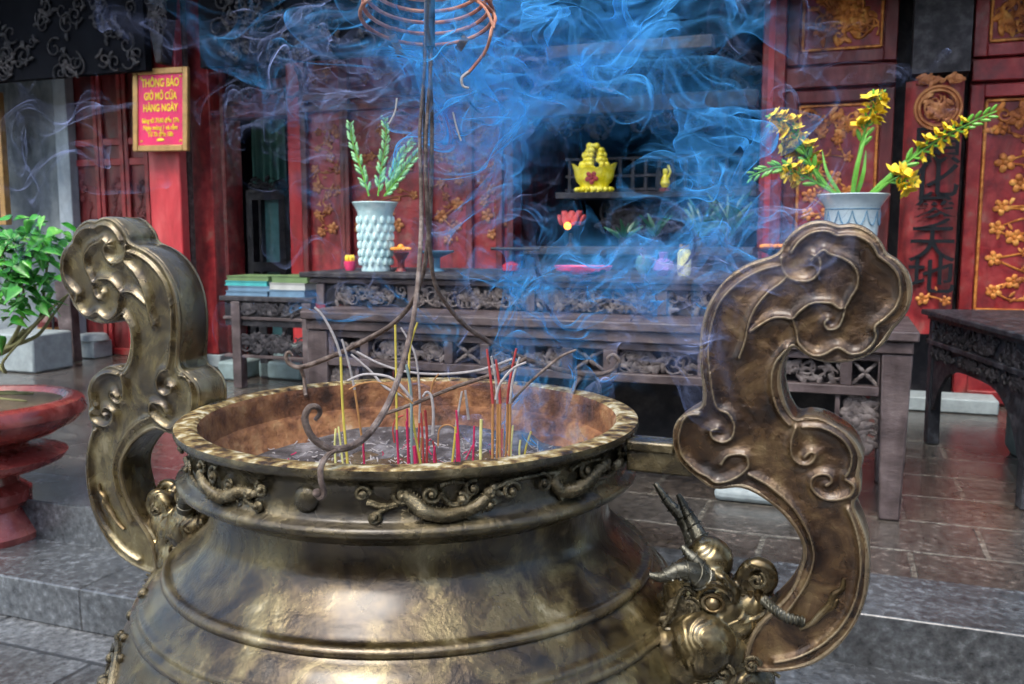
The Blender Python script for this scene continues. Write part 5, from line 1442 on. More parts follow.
def beast(side):
    rot = -PHI + (PI if side else 0)
    s = .00148
    b = MB()
    def ball(px, py, r_, off=0, sx=1, sy=1, sz=1): b.sph(HP(px, py, off), r_ * s * 1.13, sx, sy, sz, 24, 16)
    ball(709, 560, 24, .0)
    ball(700, 592, 38, .01, 1.0, .95)
    ball(728, 607, 31, .0)
    ball(748, 603, 23, .0, 1.1, 1.0)
    ball(764, 606, 15, .0, 1, 1.2)
    ball(752, 580, 15, .0, 1, 1.3)
    ball(716, 640, 40, .0, 1, 1.0)
    ball(745, 640, 24, .0)
    ball(690, 690, 58, .0)
    ball(680, 615, 30, .03); ball(676, 650, 40, -.03); ball(700, 640, 36, -.04); ball(700, 640, 36, .04)
    ball(668, 640, 45, .02)
    ball(735, 680, 40, .01)
    for o in (-1, 1):
        ball(722, 590, 13, o * .035); ball(742, 620, 16, o * .022); ball(700, 660, 20, o * .05)
        b.tube([HP(708, 572, o * .03), HP(722, 578, o * .04), HP(732, 592, o * .036), HP(731, 606, o * .03)], .012, 8)
        b.tube(catmull([HP(741, 598, o * .016), HP(742, 578, o * .018), HP(752, 565, o * .018), HP(766, 567, o * .016), HP(771, 580, o * .016), HP(763, 590, o * .018)], 6), .0125, 14)
    key = bpy.data.objects.new('k', None); OFF[key] = np.zeros(3); COL.objects.link(key)
    o = b.build('beast_head', BRONZE_F, key, sharp=180)
    bpy.data.objects.remove(key); o.parent = ib; o.rotation_euler = (0, 0, rot); OFF[o] = np.zeros(3)
    if side: o.location = (.06, -.09, .014)
    rm = o.modifiers.new('merge', 'REMESH'); rm.mode = 'VOXEL'; rm.voxel_size = .0032; rm.use_smooth_shade = True
    smm = o.modifiers.new('soft', 'SMOOTH'); smm.iterations = 4; smm.factor = .6
    # horns
    def horn(pts, r0, name='horn'):
        r0 = r0 * 1.4
        P = catmull(pts, 9); m = MB(); m.tube(P, lambda t: r0 * (1 - .78 * t), 12)
        n = len(P)
        for i in range(3, n - 7, 5):                  # spiral ridges
            p = Vector(P[i]); d = (Vector(P[i + 1]) - p).normalized(); e1 = d.orthogonal().normalized(); e2 = d.cross(e1); r = r0 * (1 - .78 * i / n) * 1.02
            m.tube([p + (e1 * math.cos(a) + e2 * math.sin(a)) * r + d * (.012 * a / (2 * PI)) for a in np.linspace(0, 2 * PI, 17)], r * .10, 6)
        m.build(name, HORN, o)
    for f in (-1, 1):
        if f == -1:
            horn([HP(706, 583, -.04), HP(694, 573, -.062), HP(678, 571, -.075), HP(662, 577, -.082), HP(649, 575, -.086)], .0155)
            horn([HP(716, 600, -.036), HP(708, 578, -.046), HP(697, 562, -.048), HP(687, 552, -.046), HP(682, 546, -.044)], .0115)
        else:
            horn([HP(705, 548, .03), HP(695, 528, .045), HP(686, 510, .055), HP(678, 494, .06)], .0125)
            horn([HP(700, 552, .055), HP(684, 520, .085), HP(668, 502, .095), HP(655, 483, .1)], .0125)
    # eyes, ears, teeth, mane
    for f in (-1, 1):
        e = MB(); e.sph(HP(713, 603, f * .052), .0135, n=16, m=12); c_ = HP(713, 603, f * .058)
        e.tube([c_ + Vector((.0165 * math.cos(q), f * .001, .0135 * math.sin(q))) for q in np.linspace(0, 2 * PI, 21)[:-1]], .0032, 7, closed=True); e.build('eye', BRONZE_E, o)
        bw_ = MB(); bw_.tube(catmull([HP(697, 598, f * .056), HP(704, 588, f * .062), HP(716, 585, f * .062), HP(728, 592, f * .056), HP(733, 602, f * .048)], 6), lambda t: .0075 * (1 - .5 * abs(2 * t - 1)), 9); bw_.build('eyebrow', BRONZE_F, o)
        jw_ = MB(); jw_.tube(catmull([HP(768, 610, f * .024), HP(756, 618, f * .032), HP(738, 620, f * .042), HP(722, 628, f * .05), HP(706, 640, f * .056)], 6), lambda t: .0065 * (1 - .3 * t), 9); jw_.build('lip', BRONZE_F, o)
        ea = MB()
        ea.sph(HP(683, 611, f * .056), .030, 1, .28, .85, 20, 12)
        ea.sph(HP(672, 622, f * .060), .018, 1.3, .25, .6, 16, 10)
        ea.tube(catmull([HP(700, 598, f * .055), HP(684, 588, f * .066), HP(672, 612, f * .07), HP(664, 628, f * .072), HP(682, 628, f * .066), HP(700, 620, f * .056)], 7), .004, 7)
        c = HP(690, 606, f * .058); pts = []
        for i in range(24):
            u = i / 23; q = u * 10; rr = .017 * (1 - .88 * u); pts.append(c + Vector((rr * math.cos(q), f * .006 * u, rr * math.sin(q))))
        ea.tube(pts, .0026, 6)
        for k in range(5):
            ea.tube(catmull([HP(699, 603 + k * 3, f * .056), HP(697 - k * 2, 618 + k * 2, f * .06), HP(672 + k * 3, 628 + k, f * .066)], 5), .0016, 5)
        ea.build('ear', BRONZE_R, o)
        te = MB()
        for px, py, L in ((743, 594, 9), (750, 592, 13), (757, 595, 10), (740, 604, 8)):
            t1 = MB(); t1.tube([HP(px, py, f * .028), HP(px + 1, py + L, f * .029)], lambda t: .0048 * (1 - .85 * t), 7); t1.build('tooth', BRONZE_E, o)
        te.tube(catmull([HP(747, 632, f * .03), HP(742, 643, f * .034), HP(745, 652, f * .034)], 4), lambda t: .006 * (1 - .6 * t), 8)
        te.build('fang', BRONZE_E, o)
        no = MB(); c = HP(757, 580, f * .024); pts = []
        for i in range(20):
            u = i / 19; q = 1.2 - u * 8; rr = .015 * (1 - .85 * u); pts.append(c + Vector((rr * math.cos(q), f * .008 * u, rr * math.sin(q))))
        no.tube(pts, .0042, 7)
        br_ = MB(); br_.sph(HP(725, 592, f * .05), .010, .6, .8, 1.5, 10, 8); br_.build('brow', BRONZE_R, o)
        no.build('nostril', BRONZE_R, o)
        ma = MB()
        for k in range(9):
            x0, y0 = 733 - k * 4, 612 + k * 3
            ma.tube(catmull([HP(x0 + 4, y0, f * .034), HP(x0 - 3 + k, y0 + 22, f * .046), HP(x0 + 6, y0 + 40, f * .044), HP(x0 + 1, y0 + 60, f * .05)], 6), lambda t: .0036 * (1 - .5 * t), 6)
        for (x0, y0, r) in ((695, 660, 13), (672, 668, 10), (752, 664, 9), (724, 672, 10), (664, 652, 8), (708, 690, 10)):
            c = HP(x0, y0, f * .062); pts = []
            for i in range(20):
                u = i / 19; q = u * 9; rr = r * s * (1 - .85 * u); pts.append(c + Vector((rr * math.cos(q), f * (.01 * u), rr * math.sin(q))))
            ma.tube(pts, .0042, 7)
        ma.sph(HP(697, 660, f * .07), .009, n=12, m=8)
        for k in range(5):
            ma.tube(catmull([HP(655 + k * 3, 640 + k * 4, f * .05), HP(672 + k * 2, 630 + k * 5, f * .058), HP(690 + k * 2, 640 + k * 4, f * .056), HP(706, 632 + k * 5, f * .05)], 5), .0026, 5)
        for k in range(5):
            ma.tube(catmull([HP(752 + k * 3, 640 + k * 6, f * .028), HP(762 + k * 2, 650 + k * 5, f * .03), HP(768 + k * 3, 645 + k * 8, f * .03)], 4), .003, 5)
        ma.build('mane', BRONZE_R, o)
    to = MB(); P = catmull([HP(764, 600, -.03), HP(774, 609, -HT_T / 2 - .006), HP(788, 618, -HT_T / 2 - .009), HP(805, 622, -HT_T / 2 - .009)], 8)
    to.tube(P, lambda t: .0085 - .002 * t, 10)
    for i in range(2, len(P) - 1, 2): to.sph(P[i], .0095, .5, 1, 1, 8, 6)
    to.build('tongue', HORN, o)
    tag(o, 'horned beast head gripping the right handle foot' if side == 0 else 'horned beast head gripping the left handle foot')


beast(0); beast(1)

# ================================================================== IRON STAND, COIL
RIMF = 1.262
st = bpy.data.objects.new('coil_stand', None); COL.objects.link(st); SP = PY(428, 120, CY); st.location = tuple(SP); OFF[st] = np.array(SP)
tag(st, 'rusty iron three armed stand rising from the burner rim to carry the coil', 'stand')
def path3(pl_): return catmull([PY(x, y, Y) for x, y, Y in pl_], 8)
arms = [([(426, -30, 1.66), (425, 60, 1.66), (420, 130, 1.66), (421, 180, 1.655), (421, 235, 1.64), (416, 300, 1.58), (407, 348, 1.5), (394, 390, 1.42), (377, 423, 1.34), (356, 444, 1.28), (332, 449, 1.25), (313, 438, 1.235), (305, 420, 1.23), (309, 408, 1.23), (317, 407, 1.235), (320, 413, 1.24), (315, 420, 1.24)], .0052),
        ([(429, -30, 1.665), (430, 60, 1.665), (432, 130, 1.67), (429, 230, 1.69), (418, 290, 1.74), (395, 322, 1.8), (362, 342, 1.86), (330, 357, 1.9), (302, 367, 1.93), (290, 364, 1.94), (286, 357, 1.94), (289, 352, 1.94), (293, 356, 1.94)], .0052),
        ([(432, -30, 1.66), (431, 60, 1.66), (426, 140, 1.65), (427, 200, 1.66), (433, 275, 1.7), (446, 303, 1.73), (466, 326, 1.77), (493, 344, 1.81), (513, 354, 1.84), (540, 364, 1.87), (566, 371, 1.9), (592, 375, 1.93), (611, 371, 1.94), (619, 362, 1.94), (614, 355, 1.94), (608, 358, 1.94), (610, 364, 1.94)], .0052)]
for P, r in arms: MB().tube(path3(P), lambda t, r=r: r * (.55 + .5 * math.sin(PI * min(1, max(0, t)) ** 1.3)), 10).build('arm', IRON, st)
hooks = [[(335, 450, 1.25), (327, 456, 1.24), (321, 467, 1.225), (321, 480, 1.222), (324, 493, 1.222), (320, 498, 1.222), (317, 493, 1.222)],
         [(300, 367, 1.93), (304, 378, 1.94), (305, 391, 1.93), (306, 396, 1.92)],
         [(574, 401, 1.88), (573, 393, 1.885), (576, 383, 1.9), (584, 377, 1.93), (593, 378, 1.95), (599, 386, 2.0), (600, 396, 2.02)]]
for P in hooks:
    m = MB(); m.tube(path3(P), .0042, 8)
    if len(P) == 7: m.sph(PY(*(P[0] if P[0][0] == 574 else P[-1])), .0065)
    m.build('hook', IRON, st)
MB().tube([PY(430, -60, 1.66), PY(430, 47, 1.66)], .009, 12).build('core', IRON_D, st)
MB().tube([PY(424, 40, 1.66), PY(424, 150, 1.66)], .002, 6).build('wire', IRON_D, st)

ic = bpy.data.objects.new('incense_coil', None); COL.objects.link(ic); cc = np.array(PY(428, 8, CY)); ic.location = tuple(cc); OFF[ic] = cc
tag(ic, 'large conical reddish spiral incense coil hanging at the top edge of the photo', 'incense coil')
pts = []
Rc = .122; tilt = math.radians(13)
for i in range(7 * 40):
    t = i / 40; a = -t * 2 * PI - .35; R = Rc * (1 - .045 * t)
    x, y, z = R * math.cos(a), R * math.sin(a), .018 * t
    pts.append((cc[0] + x, cc[1] + y * math.cos(tilt) + z * math.sin(tilt) * 0, cc[2] - .026 + z - y * math.sin(tilt)))
MB().tube(pts, .0036, 8).build('spiral', COILM, ic)
e = prj(pts[0])
tl = catmull([pts[6], pts[0], PY(491, 32, 1.56), PY(486, 50, 1.58), PY(476, 64, 1.6), PY(469, 72, 1.6)], 8)
MB().tube(tl[8:], .0029, 7).build('tail', COILM, ic)
MB().tube(catmull([PY(469, 72, 1.6), PY(462, 78, 1.6), PY(463, 86, 1.6), PY(469, 88, 1.6)], 6), lambda t: .0034 * (1 - .5 * t), 7).build('ash_tip', ASHTIP, ic)
mb = MB(); mb.tube(path3([(415, 0, 1.7), (440, -3, 1.68), (470, -1, 1.6), (485, 8, 1.56), (494, 28, 1.55)]), .0024, 6); mb.build('loose_strand', YEL if False else COILM, ic)
for (x0, y0, x1, y1) in ((392, 35, 401, 56), (466, 37, 458, 50)):
    A, B = Vector(PY(x0, y0, 1.72)), Vector(PY(x1, y1, 1.73)); d = (B - A).normalized(); sd_ = d.cross(Vector((0, 1, 0))).normalized() * .007; th_ = Vector((0, .002, 0))
    m = MB(); m.add([A - sd_ - th_, A + sd_ - th_, B + sd_ - th_, B - sd_ - th_, A - sd_ + th_, A + sd_ + th_, B + sd_ + th_, B - sd_ + th_], [(0, 1, 2, 3), (7, 6, 5, 4), (0, 4, 5, 1), (1, 5, 6, 2), (2, 6, 7, 3), (3, 7, 4, 0)])
    m.build('clip', IRON, ic)
for k, P in enumerate((((397, 98, 1.6), (395, 112, 1.6), (389, 124, 1.6)), ((453, 112, 1.62), (456, 125, 1.62), (461, 141, 1.62)))):
    o = MB().tube(path3(P), .0016, 6).build('ash_thread', ASHTIP, None, 'W'); tag(o, ('pale curved ash thread drifting left of the iron rods', 'pale curved ash thread drifting right of the iron rods')[k], 'ash thread')

# ================================================================== INCENSE STICKS
def Z8(x, y): return (280 + x / 3.012, 280 + y / 3.012)


def stick(segs, Y, r, label, dY=0.0):
    """segs: list of (name, material, [(x, y) in zoomed picture units])"""
    allp = [Z8(*p) for _, _, pl_ in segs for p in pl_]
    y0 = max(p[1] for p in allp); y1 = min(p[1] for p in allp)
    def W3(p):
        x, y = Z8(*p); t = (y0 - y) / max(1, y0 - y1); return PY(x, y, Y + dY * t)
    base = W3(segs[0][2][0])
    e = bpy.data.objects.new('incense_stick', None); COL.objects.link(e); e.location = tuple(base); OFF[e] = np.array(base)
    tag(e, label, 'incense stick', 'incense sticks standing in the ash')
    for nm, m_, pl_ in segs:
        P = catmull([W3(p) for p in pl_], 8)
        rr = r * (1.15 if nm == 'ash_tip' else 1)
        MB().tube(P, lambda t, rr=rr: rr * (1 - (.25 * t if nm == 'ash_tip' else 0)), 7).build(nm, m_, e)


Aq = ASHTIP
stick([('stick', STK_Y, [(206, 575), (190, 400), (183, 230)]), ('ash_tip', Aq, [(183, 230), (165, 175), (130, 110), (104, 82)])], 1.56, .0023, 'tall yellow stick at far left with a long white ash curve')
stick([('stick', STK_B, [(250, 500), (245, 465), (225, 330)]), ('ash_tip', Aq, [(225, 330), (207, 250), (186, 178)])], 1.62, .0021, 'ochre brown stick second from left with leaning ash tip')
stick([('stick_base', STK_P, [(357, 560), (352, 450)]), ('stick', STK_Y, [(352, 450), (350, 300), (347, 135)])], 1.6, .0021, 'straight unburnt looking yellow green stick with pink foot left of the iron rod')
stick([('stick', STK_R, [(412, 560), (420, 430)]), ('ash_tip', Aq, [(420, 430), (420, 330), (405, 220), (364, 143)])], 1.66, .002, 'red stick whose white ash curve crosses behind the thick iron rod')
stick([('stick', STK_Y, [(425, 560), (400, 420), (388, 300)]), ('ash_tip', STK_Y, [(388, 300), (392, 200), (414, 128)])], 1.58, .0021, 'yellow green stick bending up right in front of the iron rod')
stick([('ash_tip', Aq, [(398, 360), (340, 298), (260, 284), (204, 303)])], 1.5, .0024, 'long fallen ash curl arching left above the bowl')
stick([('ash_tip', STK_B, [(400, 372), (345, 328), (290, 308), (240, 314), (208, 330)])], 1.52, .0016, 'thin reddish fallen curl just below the long white ash curl')
stick([('stick', IRON, [(308, 405), (400, 374), (520, 325), (640, 284), (742, 236)])], 1.6, .0036, 'thick brown charred rod lying across the bowl from left to right')
stick([('ash_tip', Aq, [(700, 238), (600, 272), (480, 284), (380, 276), (300, 252), (231, 216)])], 1.75, .0026, 'long pale ash strand lying across the back of the bowl')
stick([('ash_tip', Aq, [(385, 355), (320, 325), (270, 272), (214, 224)])], 1.72, .0024, 'straight ash strand slanting down right behind the second stick')
stick([('ash_tip', Aq, [(460, 465), (462, 400), (456, 352), (442, 338), (430, 352)])], 1.5, .0024, 'white hook shaped ash curl in the middle of the bowl')
stick([('ash_tip', STK_B, [(452, 350), (460, 310), (478, 282)])], 1.6, .0015, 'short thin reddish stick tip above the white ash hook')
for k, (xb, xt, xe, yt, m_) in enumerate(((640, 640, 623, 208, STK_R), (652, 655, 636, 230, Aq), (664, 662, 650, 240, STK_R), (676, 684, 712, 206, STK_R), (688, 692, 722, 232, Aq))):
    stick([('stick', STK_B, [(xb, 575), (xt, 460), (xt + 1, 372)]), ('ash_tip', m_, [(xt + 1, 372), ((xt * 1.4 + xe * .6) / 2, 300), (xe, yt)])], 1.55 + .03 * (k % 2), .0024,
          ('leftmost brown stick of the tight right bundle, dark red tip', 'second brown stick of the right bundle, white tip', 'middle brown stick of the right bundle', 'tallest brown stick of the right bundle, red tip leaning right', 'rightmost brown stick of the right bundle, white tip')[k])
stick([('ash_tip', Aq, [(650, 360), (662, 315), (700, 268), (742, 248)])], 1.52, .0024, 'ash arc bending right from the middle of the right bundle')
stick([('ash_tip', IRON, [(696, 368), (742, 318), (805, 262), (850, 228), (893, 210)])], 1.56, .0024, 'long charred stick leaning far right out of the bundle')
stick([('stick', JARG, [(604, 575), (604, 500), (606, 420)])], 1.62, .0029, 'short thick pale yellow stub left of the right bundle')
stick([('stick', STK_Y, [(516, 575), (524, 500), (530, 440)]), ('ash_tip', Aq, [(530, 440), (540, 380), (548, 335)])], 1.6, .0021, 'yellow stick with white tip in the middle right of the bowl')
stick([('ash_tip', Aq, [(568, 420), (562, 370), (558, 332)])], 1.62, .0024, 'white ash tip close beside the middle yellow stick')
stick([('stick', STK_P, [(535, 575), (536, 520), (534, 462)])], 1.58, .0036, 'thick bright pink stub in the middle of the ash')
stick([('stick', STK_P, [(560, 540), (575, 510), (588, 482)])], 1.7, .0016, 'thin pink stub leaning right of the thick pink stub')
stick([('stick', STK_Y, [(733, 550), (742, 500), (756, 456)])], 1.68, .002, 'short yellow stick leaning right beyond the right bundle')
stick([('stick', JARG, [(722, 550), (721, 510), (724, 482)])], 1.7, .002, 'pale stub right of the right bundle')
stick([('stick', Aq, [(778, 545), (776, 510), (776, 486)])], 1.72, .0014, 'last thin pale stub at the right of the ash')
stick([('stick', STK_R, [(441, 575), (443, 480), (437, 392)])], 1.62, .0024, 'dark red stick left of the white ash hook')
stick([('stick', STK_R, [(432, 560), (430, 480), (424, 400)])], 1.66, .002, 'second dark red stick left of the white ash hook')
stick([('stick', STK_P, [(386, 570), (385, 500), (381, 425)])], 1.6, .0021, 'crimson stick between iron rod and yellow sticks')
stick([('stick', STK_P, [(408, 570), (407, 530), (404, 500)])], 1.56, .0034, 'short magenta stub under the iron rod')
stick([('stick', STK_P, [(254, 560), (252, 520), (250, 485)])], 1.62, .002, 'small pink stub at the foot of the second stick')
stick([('stick', JARG, [(168, 560), (165, 500), (168, 448)])], 1.6, .002, 'pale stub left of the tall yellow stick')
stick([('stick', JARG, [(190, 560), (182, 490), (176, 442)])], 1.58, .0018, 'second pale stub touching the tall yellow stick')
stick([('stick', GREYG, [(398, 560), (396, 440), (394, 330), (380, 255)])], 1.57, .0026, 'grey green stick beside the thick iron rod')
stick([('ash_tip', STK_B, [(476, 500), (480, 450), (505, 436), (528, 450), (532, 490)])], 1.7, .0014, 'thin reddish arch in the middle of the ash')
stick([('ash_tip', STK_R, [(345, 490), (340, 450), (350, 418), (372, 408)])], 1.68, .0014, 'thin red arch behind the straight yellow stick')

# ================================================================== SMOKE (thin folded sheets carried by a swirling flow)
def smoke_material(name, col, gain):
    m = bpy.data.materials.new(name); m.use_nodes = True
    n = m.node_tree.nodes; l = m.node_tree.links
    for x in list(n): n.remove(x)
    out = n.new('ShaderNodeOutputMaterial'); mix = n.new('ShaderNodeMixShader'); tr = n.new('ShaderNodeBsdfTransparent')
    df = n.new('ShaderNodeBsdfDiffuse'); tl_ = n.new('ShaderNodeBsdfTranslucent'); m2 = n.new('ShaderNodeMixShader')
    m2.inputs[0].default_value = .5
    for q in (df, tl_): q.inputs['Color'].default_value = (*col, 1)
    l.new(df.outputs[0], m2.inputs[1]); l.new(tl_.outputs[0], m2.inputs[2])
    ge = n.new('ShaderNodeNewGeometry'); dt = n.new('ShaderNodeVectorMath'); dt.operation = 'DOT_PRODUCT'
    l.new(ge.outputs['Normal'], dt.inputs[0]); l.new(ge.outputs['Incoming'], dt.inputs[1])
    ab = n.new('ShaderNodeMath'); ab.operation = 'ABSOLUTE'; l.new(dt.outputs['Value'], ab.inputs[0])
    mxx = n.new('ShaderNodeMath'); mxx.operation = 'MAXIMUM'; mxx.inputs[1].default_value = .26; l.new(ab.outputs[0], mxx.inputs[0])
    at_ = n.new('ShaderNodeAttribute'); at_.attribute_name = 'tau'
    g = n.new('ShaderNodeMath'); g.operation = 'MULTIPLY'; g.inputs[1].default_value = -gain; l.new(at_.outputs['Fac'], g.inputs[0])
    dv_ = n.new('ShaderNodeMath'); dv_.operation = 'DIVIDE'; l.new(g.outputs[0], dv_.inputs[0]); l.new(mxx.outputs[0], dv_.inputs[1])
    ex = n.new('ShaderNodeMath'); ex.operation = 'EXPONENT'; l.new(dv_.outputs[0], ex.inputs[0])
    om = n.new('ShaderNodeMath'); om.operation = 'SUBTRACT'; om.inputs[0].default_value = 1; l.new(ex.outputs[0], om.inputs[1])
    l.new(om.outputs[0], mix.inputs[0]); l.new(tr.outputs[0], mix.inputs[1]); l.new(m2.outputs[0], mix.inputs[2]); l.new(mix.outputs[0], out.inputs[0])
    return m


def make_flow(seed, lmin, lmax, M=36):
    g = np.random.default_rng(seed)
    lam = np.exp(g.uniform(math.log(lmin), math.log(lmax), M))
    d = g.normal(size=(M, 3)); d /= np.linalg.norm(d, axis=1)[:, None]
    k = d * (2 * np.pi / lam)[:, None]
    a = np.cross(g.normal(size=(M, 3)), d); a /= np.linalg.norm(a, axis=1)[:, None]
    a *= (lam ** .72)[:, None]
    a *= 1.0 / np.sqrt((a ** 2).sum() / 2)
    ph = g.uniform(0, 6.28, M)
    kT = k.T.astype(np.float32); a32 = a.astype(np.float32); ph = ph.astype(np.float32)
    def vel(p): return np.cos(p.astype(np.float32) @ kT + ph) @ a32
    return vel


def sheet(center, e1, e2, n1, n2, T_, steps, vel, tau0, seed, wind=(0, 0, 0), streak=9):
    """advect an n1 x n2 patch through the flow; returns verts, tau"""
    g = np.random.default_rng(seed)
    u, v = np.meshgrid(np.linspace(-.5, .5, n1), np.linspace(-.5, .5, n2), indexing='ij')
    P = center + u[..., None] * e1 + v[..., None] * e2
    P = P.reshape(-1, 3); A0 = np.linalg.norm(np.cross(e1, e2)) / ((n1 - 1) * (n2 - 1))
    wnd = np.array(wind)
    dt = T_ / steps
    for _ in range(steps):
        v1 = vel(P) + wnd; P = P + dt * (vel(P + .5 * dt * v1) + wnd)
    Q = P.reshape(n1, n2, 3)
    du = np.gradient(Q, axis=0); dv_ = np.gradient(Q, axis=1)
    A = np.linalg.norm(np.cross(du, dv_), axis=2)
    comp = np.clip(A0 / np.maximum(A, 1e-9), .04, 4.0)
    win = (np.clip(1 - (2 * u) ** 2, 0, 1) * np.clip(1 - (2 * v) ** 2, 0, 1)) ** 1.2
    st_ = np.ones_like(u)
    for q in range(5):
        f1, f2 = g.uniform(2, streak), g.uniform(.3, 3)
        st_ *= .62 + .38 * np.sin(2 * np.pi * (f1 * u + .3 * np.sin(f2 * 2 * np.pi * v + g.uniform(0, 6))) + g.uniform(0, 6))
    st_ = st_ / st_.mean()
    return Q, tau0 * comp * win * (.4 + .6 * st_)


CLEAR = [(PY(255, 170, 2.3), (.14, .6, .2)), (PY(595, 168, 2.2), (.16, .8, .16)), (PY(690, 60, 2.2), (.10, .6, .10)), (PY(840, 150, 2.3), (.27, .6, .17)), (PY(161, 110, 2.4), (.14, .6, .16)), (PY(380, 200, 2.2), (.12, .6, .17)), (PY(930, 200, 2.3), (.14, .6, .3))]


def smoke_object(name, label, mat_, patches, flow_seed, lmin=.09, lmax=.6):
    vel = make_flow(flow_seed, lmin, lmax)
    VS, FS, TA = [], [], []; off = 0
    for i, (px, py, Y, size, T_, tau, wind) in enumerate(patches):
        g = np.random.default_rng(1000 * flow_seed + i)
        c = np.array(PY(px, py, Y)); m = size * Y / F_PX
        a = g.normal(size=3); a /= np.linalg.norm(a); b_ = np.cross(a, g.normal(size=3)); b_ /= np.linalg.norm(b_)
        n1 = n2 = int(np.clip(size * .8, 40, 105))
        Q, ta = sheet(c - np.array(wind) * T_, a * m, b_ * m, n1, n2, T_, 16, vel, tau, 77 * i + flow_seed, wind)
        VS.append(Q.reshape(-1, 3)); TA.append(ta.reshape(-1))
        idx = np.arange(n1 * n2).reshape(n1, n2) + off
        f = np.stack([idx[:-1, :-1], idx[1:, :-1], idx[1:, 1:], idx[:-1, 1:]], -1).reshape(-1, 4); FS.append(f); off += n1 * n2
    VS = np.concatenate(VS); FS = np.concatenate(FS); TA = np.concatenate(TA)
    for c_, rad in CLEAR:                      # pockets of clearer air
        d_ = (VS - np.array(c_)) / np.array(rad)
        TA = TA * (1 - .88 * np.exp(-(d_ ** 2).sum(1) ** 2))
    keep = TA[FS].max(1) > .004
    FS = FS[keep]
    org = VS.mean(0); me = bpy.data.meshes.new(name)
    me.vertices.add(len(VS)); me.vertices.foreach_set('co', (VS - org).astype(np.float32).ravel())
    me.loops.add(len(FS) * 4); me.loops.foreach_set('vertex_index', FS.ravel().astype(np.int32))
    me.polygons.add(len(FS)); me.polygons.foreach_set('loop_start', np.arange(0, len(FS) * 4, 4, dtype=np.int32))
    me.polygons.foreach_set('use_smooth', np.ones(len(FS), bool))
    at_ = me.attributes.new('tau', 'FLOAT', 'POINT'); at_.data.foreach_set('value', TA.astype(np.float32))
    me.update(calc_edges=True); me.validate()
    me.materials.append(mat_)
    o = bpy.data.objects.new(name, me); o.location = tuple(org); COL.objects.link(o)
    tag(o, label, 'smoke', kind='stuff')
    return o


SM_B = smoke_material('smoke_blue', (.10, .47, .95), .78)
SM_P = smoke_material('smoke_pale', (.40, .48, .80), 1.0)
grn = random.Random(21)


def scatter(regions):
    out = []
    for (x0, y0, x1, y1, Ya, Yb, n, s0, s1, T0, T1, tau, wind) in regions:
        for _ in range(n):
            out.append((grn.uniform(x0, x1), grn.uniform(y0, y1), grn.uniform(Ya, Yb), grn.uniform(s0, s1), grn.uniform(T0, T1), tau * grn.uniform(.6, 1.4), wind))
    return [p for p in out if not (540 < p[0] < 650 and 110 < p[1] < 215) and not (345 < p[0] < 420 and 150 < p[1] < 260)]


core = scatter([
    (375, 40, 510, 125, 1.60, 1.85, 14, 80, 130, .06, .16, .26, (0, 0, .1)),
    (490, -10, 640, 110, 1.7, 2.1, 15, 100, 190, .07, .2, .175, (.2, .1, .2)),
    (610, -20, 770, 90, 1.8, 2.3, 9, 100, 200, .07, .2, .175, (.2, .1, .2)),
    (480, 90, 730, 190, 1.8, 2.3, 12, 100, 180, .08, .22, .13, (.1, .1, .2)),
    (280, -10, 380, 90, 1.8, 2.1, 4, 60, 130, .1, .2, .06, (-.1, .1, .2)),
    (600, 190, 760, 290, 2.2, 2.8, 12, 70, 140, .07, .2, .18, (0, 0, .2)),
    (500, 220, 690, 320, 2.2, 2.8, 14, 60, 120, .06, .18, .20, (0, 0, .2)),
    (495, 290, 590, 390, 1.68, 1.95, 12, 50, 90, .05, .14, .15, (.05, 0, .3)),
    (490, 375, 600, 440, 1.65, 1.9, 10, 40, 80, .04, .10, .16, (.05, 0, .3)),
    (300, 70, 420, 230, 1.8, 2.2, 7, 70, 130, .07, .2, .05, (0, 0, .2)),
    (300, 290, 420, 380, 1.75, 2.0, 7, 30, 60, .04, .10, .10, (0, 0, .3)),
])
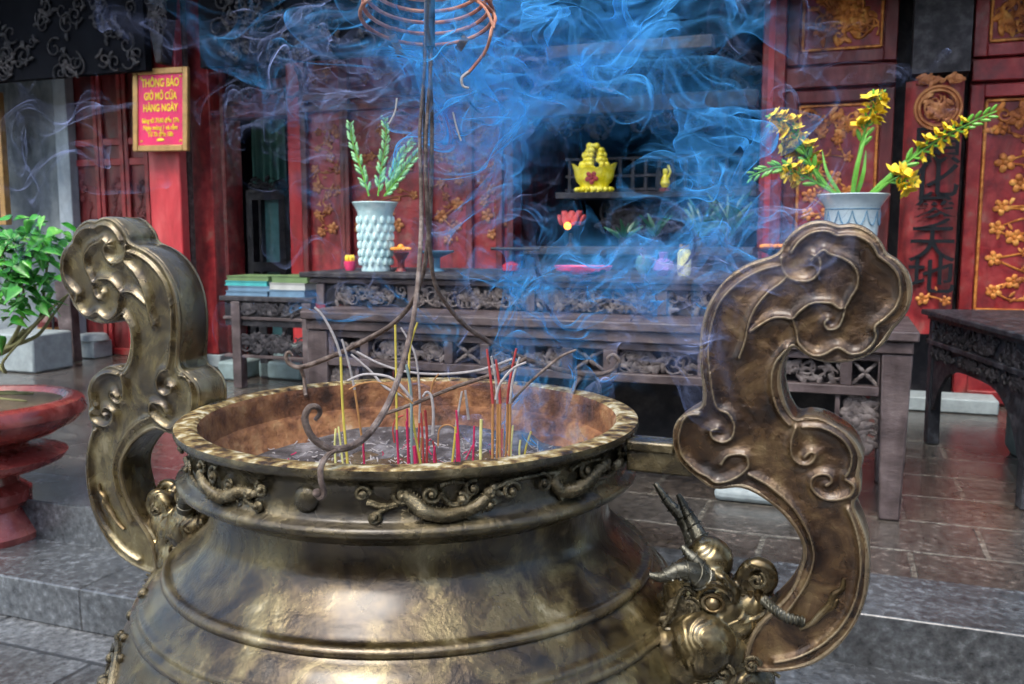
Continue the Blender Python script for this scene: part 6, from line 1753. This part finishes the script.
smoke_object('smoke', 'dense bright blue incense smoke swirling round the coil and over the altar', SM_B, core, 3)
thin = scatter([
    (280, 20, 520, 260, 1.9, 2.6, 18, 80, 170, .13, .3, .04, (0, 0, .2)),
    (190, 10, 320, 80, 2.0, 2.6, 5, 60, 130, .15, .35, .05, (0, 0, .2)),
    (20, 120, 280, 170, 2.2, 2.6, 5, 60, 120, .1, .25, .035, (.4, 0, 0)),
    (300, 240, 500, 400, 1.8, 2.3, 9, 40, 100, .1, .3, .04, (0, 0, .25)),
    (500, 120, 790, 340, 2.0, 2.8, 10, 80, 160, .15, .35, .045, (0, 0, .2)),
    (730, 0, 900, 150, 2.0, 2.6, 6, 60, 120, .15, .35, .04, (.1, 0, .2)),
    (740, 220, 880, 400, 1.12, 1.22, 10, 70, 130, .05, .14, .06, (.1, 0, .2)),
    (400, 380, 600, 440, 1.6, 1.85, 6, 40, 90, .06, .15, .05, (0, 0, .2)),
])
smoke_object('smoke', 'thin pale violet wisps of incense smoke drifting across the whole porch', SM_P, thin, 8)

xr = random.Random(33)
spec = []
for k in range(16):
    spec.append((xr.choice((xr.uniform(380, 470), xr.uniform(625, 700), xr.uniform(480, 600))), xr.uniform(380, 520), xr.choice((STK_R, STK_B, STK_P, JARG))))
spec.sort(key=lambda q: q[0])
ORD = 'first second third fourth fifth sixth seventh eighth ninth tenth eleventh twelfth thirteenth fourteenth fifteenth last'.split()
for k, (x, h, m_) in enumerate(spec):
    nm = {STK_R.name: 'dark red', STK_B.name: 'brown', STK_P.name: 'crimson', JARG.name: 'pale yellow'}[m_.name]
    X, _y = Z8(x, h)
    side_ = 'left of the white ash hook' if X < 425 else ('by the right bundle' if X > 487 else 'between ash hook and right bundle')
    ht_ = 'tall' if h < 420 else ('mid height' if h < 470 else 'short')
    stick([('stick', m_, [(x + xr.uniform(-6, 6), 575), (x, (575 + h) / 2), (x + xr.uniform(-8, 8), h)])], xr.uniform(1.52, 1.75), xr.uniform(.0014, .002),
          f'{ht_} {nm} stick {side_}, {ORD[k]} thinnest from left')
